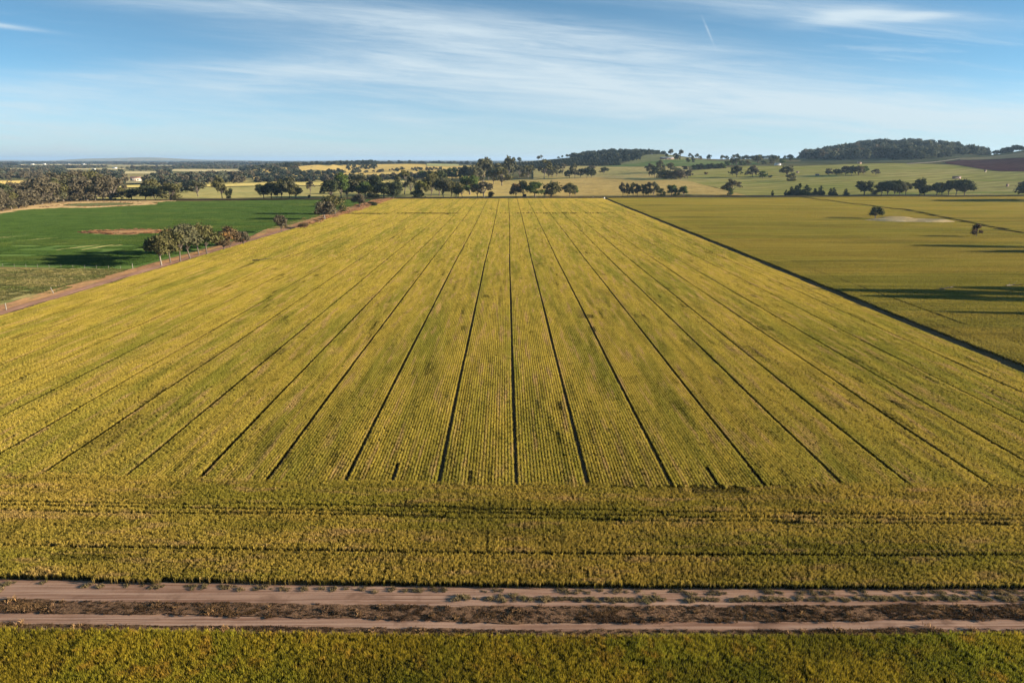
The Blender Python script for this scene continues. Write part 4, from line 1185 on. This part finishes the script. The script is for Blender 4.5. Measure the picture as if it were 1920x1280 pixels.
# ridge-top trees against the sky
belt([(1010, 299, 8, 6, 'gum', 'grey'), (963, 305, 9, 8, 'gum', 'dark'), (974, 305, 9, 8, 'gum', 'dark'), (1015, 300, 9, 6, 'sparse', 'grey'), (1047, 298, 4, 5, 'gum', 'dark'), (1054, 297, 5, 4, 'gum', 'dark'), (1063, 296, 6, 6, 'gum', 'dark')],
     'on the skyline above the orchard rows', 'skyline trees above the orchard')
belt([(1222, 287, 4, 6, 'gum', 'grey'), (1232, 288, 6, 3.5, 'gum', 'dark'), (1250, 297, 8, 6, 'gum', 'dark'), (1258, 292, 11, 9, 'gum', 'grey'), (1266, 297, 9, 8, 'gum', 'dark'), (1276, 294, 12, 8, 'gum', 'grey'), (1270, 302, 11, 10, 'gum', 'grey'),
      (1293, 296, 8, 6, 'gum', 'grey'), (1298, 299, 7, 5, 'gum', 'dark'), (1307, 298, 9, 7, 'gum', 'grey'), (1313, 300, 7, 6, 'gum', 'brownish'), (1290, 304, 7, 8, 'bush', 'dark'), (1299, 305, 8, 7, 'bush', 'dark'),
      (1329, 301, 10, 8, 'gum', 'dark'), (1354, 301, 9, 7, 'gum', 'grey'), (1362, 302, 9, 7, 'gum', 'dark'), (1375, 299, 8, 8, 'gum', 'grey'), (1382, 298, 9, 7, 'gum', 'dark')],
     'along the grassy ridge right of the knob', 'ridge trees right of the grassy knob')

# left wood behind the dam
rows = []
wr = np.random.default_rng(77)
for i, px in enumerate(np.linspace(-8, 206, 46)):
    rows_y = float(np.interp(px, [0, 60, 110, 205], [396, 386, 378, 375]))
    back = i % 3
    lf = ['brownish', 'grey', 'brownish', 'olive', 'brownish', 'dark'][int(wr.integers(0, 6))]
    hp = float(np.interp(px, [0, 55, 72, 205], [38, 30, 38, 38])) * wr.uniform(0.8, 1.1)
    rows.append((px + wr.uniform(-2, 2), rows_y - 5 * back, hp, hp * wr.uniform(0.85, 1.15), ('bush' if wr.random() < 0.7 else 'gum') if back == 0 else 'gum', lf))
belt(rows, 'in the brown green wood behind the dam', 'wood behind the dry dam')

# trees left out of the frame to the right whose shadows fall into it
for i, (x, y, h, w) in enumerate([(166, 181, 18, 7), (171, 172, 17.5, 7.5), (192, 178, 19, 9), (216, 183, 20, 10), (206, 170, 16, 8), (164, 154, 14, 3.5), (246, 284, 17, 8), (258, 264, 17, 9), (275, 266, 18, 10), (452, 600, 20, 26), (480, 606, 20, 26)]):
    tree_at(Vector((x, y, 0)), h, w, 'gum', 'grey', '%s tree standing out of frame to the right of the olive field' % ORD[i], 'trees right of the olive field')

# ------------------------------------------------------------------ far woods (masses nobody could count)
far_meshes = []
for k, n_, lf in (('gum', 4, 'fargrey'), ('round', 3, 'far'), ('gum', 4, 'brownish'), ('gum', 4, 'far')):
    for i in range(n_):
        tm, cm = FARP[k][i % len(FARP[k])]
        m2 = cm.copy(); m2.materials.clear(); m2.materials.append(LM[lf]); far_meshes.append(m2)
C_far_t = proto_coll('far_tree', far_meshes)
def wood(name, pts, hrange, label, wk=1.0, idx=None, cat='woodland'):
    pts = np.array(pts); n = len(pts)
    h = hrange[0] + (hrange[1] - hrange[0]) * rng.random(n) ** 1.4
    w = h * rng.uniform(0.75, 1.2, n) * wk
    z = hgt(pts[:, 0], pts[:, 1]) - 0.15 * h
    scatter(name, np.stack([pts[:, 0], pts[:, 1], z], 1), rng.integers(0, len(far_meshes), n) if idx is None else idx(n), rng.uniform(0, 6.28, n),
            np.stack([w, w, h], 1), C_far_t, dict(label=label, cat=cat, kind='stuff'), follow=False)
STRIPS = [(-80, 118, 339, 351), (20, 200, 308.3, 309.6), (200, 330, 310, 311), (320, 452, 317.5, 321), (120, 235, 316.5, 318), (235, 275, 336, 344), (0, 60, 316, 317.5), (230, 300, 322, 326)]
def clear_of_strips(x, y):
    u, v = proj(x, y)
    ok = np.ones(len(x), bool)
    for (u0, u1, v0, v1) in STRIPS:
        d_ = np.hypot(x, y)
        ok &= ~((u > u0) & (u < u1) & (v > v0) & (v < v1 + 13 * F / d_))
    return ok
def az_pts(u0, u1, d0, d1, n, keep=None):
    u = rng.uniform(u0, u1, n); d = np.sqrt(rng.uniform(d0 ** 2, d1 ** 2, n))
    az = np.arctan((u - 960) * math.cos(PITCH) / F) + YAW
    x, y = d * np.sin(az), d * np.cos(az)
    if keep is not None:
        k = keep(u, d, x, y); x, y = x[k], y[k]
    return np.stack([x, y], 1)
dk = lambda n: rng.choice([4, 5, 6, 11, 12, 13, 14, 0, 1], n)
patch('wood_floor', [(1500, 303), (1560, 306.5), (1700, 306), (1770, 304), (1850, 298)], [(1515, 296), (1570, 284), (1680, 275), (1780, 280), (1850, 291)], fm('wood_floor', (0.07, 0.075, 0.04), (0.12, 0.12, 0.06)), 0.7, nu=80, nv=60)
wood('hill_woodland', az_pts(1505, 1850, 1560, 2420, 1150, lambda u, d, x, y: (d > np.interp(u, [1505, 1560, 1700, 1760, 1800, 1850], [1900, 1640, 1590, 1640, 1820, 2050])) & ((vnoise(x / 70, y / 45, 44) > 0.25) | (d > 1950))), (9, 27), 'dense blue green woodland covering the large hill on the right', idx=lambda n: rng.choice([4, 5, 6, 11, 0, 1, 2, 3, 0, 1, 7], n))
wood('hill_woodland', az_pts(1862, 2100, 1950, 2200, 90), (12, 20), 'dark skyline woodland at the right edge above the ploughed slope', idx=dk)
wood('hill_woodland', az_pts(1068, 1245, 1600, 2300, 420, lambda u, d, x, y: d > np.interp(u, [1068, 1110, 1150, 1190, 1225, 1245], [2100, 1650, 1550, 1600, 2000, 2200])), (10, 18), 'dark woodland on the small hill left of the grassy knob', idx=dk)
wood('ridge_woodland', az_pts(1385, 1505, 2100, 2300, 60), (8, 13), 'thin skyline woodland between the grassy ridge and the large hill', idx=dk)
wood('ridge_woodland', az_pts(522, 700, 2350, 2700, 260), (11, 18), 'dark wood on the low ridge above the straw hills', idx=dk)
wood('ridge_woodland', az_pts(700, 900, 2600, 3100, 190), (8, 16), 'broken dark skyline wood beyond the yellow hill', idx=dk)
wood('valley_scrub', az_pts(650, 705, 1750, 2500, 130), (5, 9), 'dark scrub running down the gully between the straw hills', idx=dk)
wood('valley_scrub', az_pts(470, 640, 1480, 1620, 90), (7, 12), 'scrub line along the foot of the left straw hill', idx=dk)
wood('hedge_trees', az_pts(480, 790, 1180, 1330, 260), (7, 12), 'long ragged line of small trees in front of the straw hills')
wood('hedge_trees', az_pts(640, 930, 1560, 1640, 60), (6, 9), 'row of small dark trees across the yellow hill')
M_pale = fm('pale_plain', (0.40, 0.33, 0.18), (0.30, 0.26, 0.14), (0.24, 0.23, 0.11), scale=0.02)
pl = lambda n: rng.choice([0, 1, 2, 3, 7, 8, 9, 10, 4, 11], n)
for (u0_, u1_, v0_, v1_) in STRIPS[1:]:
    patch('pale_paddock', [(u0_, v1_), (u1_, v1_)], [(u0_ + 6, v0_), (u1_ - 4, v0_)], M_pale, 0.6, nu=20, nv=6)
wood('plain_woodland', az_pts(-60, 470, 1150, 1500, 420, lambda u, d, x, y: (vnoise(x / 90, y / 90, 7) > 0.35) & clear_of_strips(x, y)), (10, 18), 'brown green woodland on the plain behind the left paddocks', idx=pl)
wood('plain_woodland', az_pts(130, 360, 850, 1150, 110, lambda u, d, x, y: (vnoise(x / 60, y / 60, 8) > 0.42) & clear_of_strips(x, y)), (9, 15), 'scattered trees around the farmhouse on the plain')
wood('plain_woodland', az_pts(-80, 560, 1500, 4500, 3200, lambda u, d, x, y: (vnoise(x / 220, y / 350, 9) > 0.40) & clear_of_strips(x, y)), (9, 17), 'bluish woodland bands on the far left plain', wk=1.2, idx=pl)
wood('plain_woodland', az_pts(-150, 640, 4500, 14000, 5200, lambda u, d, x, y: (vnoise(x / 600, y / 1400, 10) > 0.36) & clear_of_strips(x, y)), (14, 26), 'hazy blue wooded plain below the horizon', wk=3.0)
wood('plain_woodland', az_pts(640, 1100, 3800, 12000, 1500, lambda u, d, x, y: vnoise(x / 600, y / 1400, 12) > 0.3), (14, 26), 'thin blue wooded plain beyond the middle hills', wk=3.0)
# orchard rows on the slope
pts = []
for u in np.arange(925, 1165, 5.5):
    az = math.atan((u - 960) * math.cos(PITCH) / F) + YAW
    az2 = math.atan((u - 6 - 960) * math.cos(PITCH) / F) + YAW
    for t in np.linspace(0, 1, 26):
        d = 1480 + 330 * t
        a = az2 * t + az * (1 - t)
        pts.append((d * math.sin(a), d * math.cos(a)))
wood('orchard_rows', pts, (4.5, 6.5), 'regular planted tree rows running up the slope in the middle distance', idx=dk, cat='orchard')
# orange scrub by the side track
C_s = proto_coll('scrub_tuft', [tile_mesh('scrub_tuft', 2.0, 10, leafy('orange_scrub%d' % i, (0.14, 0.07, 0.04), (0.40, 0.20, 0.09), (0.2, 0.12, 0.07), 0.8, 0.2, big=0.15, alt2=(0.5, 0.33, 0.2)), 7, (0.08, 0.2), h=(0.2, 1.0), lean=0.7, seed=950 + i, spread=0.25) for i in range(3)])
P = []
for (x0, y0, x1, y1, n, wd) in ((640, 402, 688, 389, 200, 3.5), (685, 388, 722, 375, 240, 6), (612, 411, 642, 402, 60, 3), (560, 428, 600, 414, 30, 3), (700, 378, 728, 374, 80, 4)):
    for t in rng.random(n):
        p = G(x0 + (x1 - x0) * t, y0 + (y1 - y0) * t)
        P.append((p.x + rng.normal(0, wd * 0.5), p.y + rng.normal(0, 4), 0))
for cc, ra_, rb_, n_ in ((BARE, 26, 12, 150), (G(1690, 413), 20, 7, 90), (G(185, 384), 44, 40, 120)):
    for _ in range(n_):
        a_ = rng.uniform(0, 6.28); r_ = rng.uniform(0.55, 1.0)
        P.append((cc.x + ra_ * r_ * math.cos(a_), cc.y + rb_ * r_ * math.sin(a_), 0.1))
scatter('dry_scrub', P, rng.integers(0, 3, len(P)), rng.uniform(0, 6.28, len(P)), np.where(np.arange(len(P)) < 610, rng.uniform(0.6, 1.6, len(P)), rng.uniform(0.3, 0.9, len(P))), C_s,
        dict(label='orange brown dry scrub along the side track verge and around the bare earth patches', cat='scrub', kind='stuff'))

# ------------------------------------------------------------------ fences, posts, small buildings
M_post = plain('weathered_post', (0.2, 0.175, 0.14))
M_postd = plain('dark_post', (0.12, 0.09, 0.07))
def box_vf(V, Fq, c, s):
    k = len(V)
    for dz in (0, 1):
        for (dx, dy) in ((-1, -1), (1, -1), (1, 1), (-1, 1)):
            V.append((c[0] + dx * s[0] / 2, c[1] + dy * s[1] / 2, c[2] + dz * s[2]))
    for f in ((0, 3, 2, 1), (4, 5, 6, 7), (0, 1, 5, 4), (1, 2, 6, 5), (2, 3, 7, 6), (3, 0, 4, 7)):
        Fq.append(tuple(k + q for q in f))
def fence(name, pts, label, mat, post=0.14, h=1.25, group=None):
    e = bpy.data.objects.new(name, None); COL.objects.link(e); e.location = pts[0]
    tag(e, label, 'fence', group)
    V, Fq = [], []
    tube(V, Fq, (0, 0, -0.1), (0, 0, h), post * 0.55, post * 0.45, 6)
    pm = mesh_np('post', V, Fq, [mat])
    V, Fq = [], []
    for i, p in enumerate(pts):
        o = link('post', pm, e, p - pts[0])
        o.rotation_euler = (random.uniform(-.05, .05), random.uniform(-.05, .05), 0)
        if i:
            for zz_ in (0.35, 0.7, 1.1):
                a = pts[i - 1] - pts[0] + Vector((0, 0, zz_)); b = p - pts[0] + Vector((0, 0, zz_))
                tube(V, Fq, a, b, 0.008, 0.008, 3)
    link('wire', mesh_np('wire', V, Fq, [plain('wire', (0.3, 0.3, 0.3))]), e)
    return e
def zof(x, y):
    return float(hgt(x, y)) if math.hypot(x, y) > 600 else 0.0
x0, x1 = G(-10, 499).x, G(230, 504).x
fence('wire_fence', [Vector((x, fenceY(x) - 0.6, 0)) for x in np.linspace(x0, x1, 12)], 'thin wire fence with pale posts along the near edge of the green field', M_post, 0.11, 1.2)
y_ = FAR + 4
fence('wire_fence', [Vector((x, y_ + 0.004 * x, zof(x, y_))) for x in np.linspace(G(740, 372).x, G(1400, 371).x, 80)], 'dark wire fence across the far end of the big middle field', M_postd, 0.2, 1.4)
fence('wire_fence', [Vector((x, y_ + 3 + 0.004 * x, zof(x, y_))) for x in np.linspace(G(1404, 371).x, G(1930, 370).x, 60)], 'dark wire fence beneath the conifers along the olive field', M_postd, 0.2, 1.4)
for (px, py, hh, lean, lb) in ((101, 551, 1.9, -0.35, 'leaning pale post in the pasture corner near the side track'), (12, 581, 1.7, 0, 'pale upright post at the left edge beside the side track'), (249, 504, 1.7, 0, 'thick pale strainer post where the fence meets the side track')):
    V, Fq = [], []
    tube(V, Fq, (0, 0, -0.1), (0, 0, hh), 0.14, 0.12, 8)
    V2 = np.array(V); k = len(V2)
    Fq = [tuple(f) for f in Fq] + [tuple(range(8, 12)), (8, 12, 13, 14), (8, 14, 15, 15 - 0)][:0]
    box_vf(V, Fq, (0, 0, hh - 0.02), (0.26, 0.26, 0.06))
    p = G(px, py)
    o = link('fence_post', mesh_np('fence_post', V, Fq, [M_post]), loc=p)
    o.rotation_euler = (0, lean, 0)
    tag(o, lb, 'post')

M_wallc = plain('cream_wall', (0.5, 0.42, 0.33)); M_roofc = plain('grey_roof', (0.35, 0.34, 0.33), 0.4); M_roofr = plain('rust_roof', (0.26, 0.15, 0.10)); M_win = plain('dark_window', (0.03, 0.035, 0.04), 0.15)
M_white = plain('white_wall', (0.75, 0.73, 0.68)); M_brick = plain('brown_wall', (0.22, 0.14, 0.10))
def house(px, py, wp, hp, wall, roof, label, name='farm_shed', cat='building', rot=0.0, deep=0.6, roofk=0.4):
    p = G(px, py); k = depth(p) / F
    W, H = wp * k, hp * k; Dp = W * deep
    e = bpy.data.objects.new(name, None); COL.objects.link(e); e.location = p; e.rotation_euler = (0, 0, rot)
    tag(e, label, cat)
    hw = H * (1 - roofk)
    V, Fq = [], []
    box_vf(V, Fq, (0, 0, -0.5), (W, Dp, hw + 0.5)); link('wall', mesh_np('wall', V, Fq, [wall]), e)
    ov = 0.35
    x, y = W / 2 + ov, Dp / 2 + ov
    V = [(-x, -y, hw), (x, -y, hw), (x, y, hw), (-x, y, hw), (-x * 0.97, 0, H), (x * 0.97, 0, H), (-x, -y, hw + .15), (x, -y, hw + .15), (x, y, hw + .15), (-x, y, hw + .15)]
    Q = [(0, 3, 2, 1), (0, 1, 7, 6), (1, 2, 8, 7), (2, 3, 9, 8), (3, 0, 6, 9), (6, 7, 5, 4), (8, 9, 4, 5)]
    link('roof', mesh_np('roof', V, Q, [roof]), e)
    me = mesh_np('gable', np.array([V[6], V[9], V[4], V[7], V[8], V[5]]), [(0, 1, 2), (3, 5, 4)], [wall]); link('gable', me, e)
    for s in (-0.28, 0.22):
        V, Fq = [], []
        box_vf(V, Fq, (s * W, -Dp / 2 - 0.03, hw * 0.35), (W * 0.14, 0.08, hw * 0.4)); link('window', mesh_np('window', V, Fq, [M_win]), e)
    V, Fq = [], []
    box_vf(V, Fq, (-0.02 * W, -Dp / 2 - 0.03, 0), (W * 0.10, 0.08, hw * 0.75)); link('door', mesh_np('door', V, Fq, [M_brick]), e)
    return e
house(255, 340, 18, 9, M_wallc, M_roofr, 'farmhouse with pale gable and rusty roof among trees on the plain', 'farmhouse', rot=R(25))
house(190, 338, 12, 6, M_white, M_roofc, 'small pale house half hidden in the wood left of the farmhouse', 'farmhouse')
house(417, 331, 6, 5, plain('pink_wall', (0.6, 0.38, 0.3)), M_roofr, 'small pink walled hut before the left straw hill', 'hut')
house(868, 339, 9, 4, plain('pink_wall', (0.5, 0.33, 0.28)), M_roofr, 'low pinkish shed at the edge of the grove behind the middle trees')
house(1250, 299, 24, 4.5, M_brick, M_roofc, 'long low homestead with grey roof on the ridge right of the knob', 'farmhouse', deep=0.35)
house(1458, 310, 10, 4, M_white, M_roofc, 'pale roofed shed beside the round green tree on the hill')
house(1611, 307, 6, 3, plain('pink_wall', (0.6, 0.38, 0.3)), M_roofr, 'tiny pink shed below the large wooded hill', 'hut')
house(1793, 336, 12, 5.5, M_brick, M_brick, 'brown block like hay shed on the green hill', 'hay_shed', roofk=0.2)
house(1495, 325, 4, 4, M_brick, M_brick, 'small square brown shed right of the largest hill slope tree', 'hut', roofk=0.25)
house(1532, 330, 6, 4, plain('grey_wall', (0.2, 0.18, 0.17)), M_roofr, 'small grey shed in tree shadow on the green hill', 'hut', roofk=0.25)
house(1847, 323, 3.2, 4.5, M_brick, M_roofr, 'narrow brown hut on the border of the ploughed slope', 'hut', roofk=0.25)
house(1888, 351, 3.5, 6, M_brick, M_roofr, 'narrow brown chimney like ruin on the right green slope', 'hut', roofk=0.15)
for (px, py, w_, h_) in ((83, 308.5, 5, 1.6), (156, 309.2, 6, 1.8), (215, 316, 7, 2), (176, 318.5, 6, 2), (390, 311.5, 8, 1.6), (126, 308, 9, 1.3), (20, 309, 6, 1.4), (60, 308.6, 7, 1.3)):
    house(px, py, w_, h_, M_white, M_white, 'distant white farm building at the %s of the hazy plain' % {83: 'left middle', 156: 'pale strip', 215: 'near side', 176: 'wood edge', 390: 'right end', 126: 'far strip', 20: 'left end', 60: 'far left strip'}[px], 'farm_building', roofk=0.3)
# dark water tank at the field end
p = G(984, 370); k = depth(p) / F
V, Fq = [], []
n_ = 20; rad = 2.9 * k; H = 5 * k
for (r_, z_) in ((0.0, 0), (rad, 0), (rad, H), (rad * 1.03, H), (rad * 1.03, H * 1.04), (rad * 0.5, H * 1.16), (0.0, H * 1.2)):
    for j in range(n_):
        V.append((r_ * math.cos(2 * math.pi * j / n_), r_ * math.sin(2 * math.pi * j / n_), z_))
for i in range(6):
    for j in range(n_):
        Fq.append((i * n_ + j, i * n_ + (j + 1) % n_, (i + 1) * n_ + (j + 1) % n_, (i + 1) * n_ + j))
tag(link('water_tank', mesh_np('water_tank', V, Fq, [plain('tank_metal', (0.09, 0.08, 0.09), 0.5)]), loc=p), 'dark round water tank under the trees at the far end of the field', 'water tank')
# white gate posts at the corner of the two big fields
for (px, py, s, lb) in ((1112, 371.5, 1.5, 'small white marker left of the corner where both big fields meet'), (1133, 373.5, 2.4, 'white marker post at the corner where both big fields meet')):
    V, Fq = [], []
    box_vf(V, Fq, (0, 0, 0), (0.5 * s, 0.3, 0.7 * s)); box_vf(V, Fq, (0, 0, 0.7 * s), (0.6 * s, 0.36, 0.1))
    tag(link('marker_post', mesh_np('marker_post', V, Fq, [M_white]), loc=G(px, py)), lb, 'marker')
# fallen branches lying on the crops
for (px, py, L, lb) in ((492, 492, 7, 'bare fallen branch lying on the golden crop near the side track'), (1905, 540, 6, 'dark fallen branch lying in the olive field at the right edge'), (1774, 546, 4, 'small dark fallen branch in the olive field beside the long shadow')):
    p = G(px, py)
    V, Fq = [], []
    r_ = np.random.default_rng(px)
    prev = np.array([-L / 2, 0, 0.75]); rad = 0.22
    for i in range(5):
        nx = prev + np.array([L / 5, r_.normal(0, 0.5), r_.uniform(-0.05, 0.2)])
        tube(V, Fq, prev, nx, rad, rad * 0.75, 6)
        tube(V, Fq, nx, nx + np.array([r_.uniform(0.2, 1.2), r_.normal(0, 1.0), r_.uniform(0.2, 0.9)]), rad * 0.5, 0.03, 5)
        prev = nx; rad *= 0.75
    tag(link('fallen_branch', mesh_np('fallen_branch', V, Fq, [BARKD]), loc=p), lb, 'branch')

# ------------------------------------------------------------------ haze
V, Fq = [], []
box_vf(V, Fq, (0, 14000, -2.0), (60000, 50000, 160))
hm, nt, out = new_mat('haze_air')
pv = nt.nodes.new('ShaderNodeVolumePrincipled')
pv.inputs['Color'].default_value = (0.50, 0.72, 1.0, 1)
pv.inputs['Density'].default_value = 0.000045
pv.inputs['Anisotropy'].default_value = 0.2
nt.links.new(pv.outputs[0], out.inputs['Volume'])
tag(link('haze', mesh_np('haze', V, Fq, [hm])), kind='stuff')
print('TREES', tree_n[0])
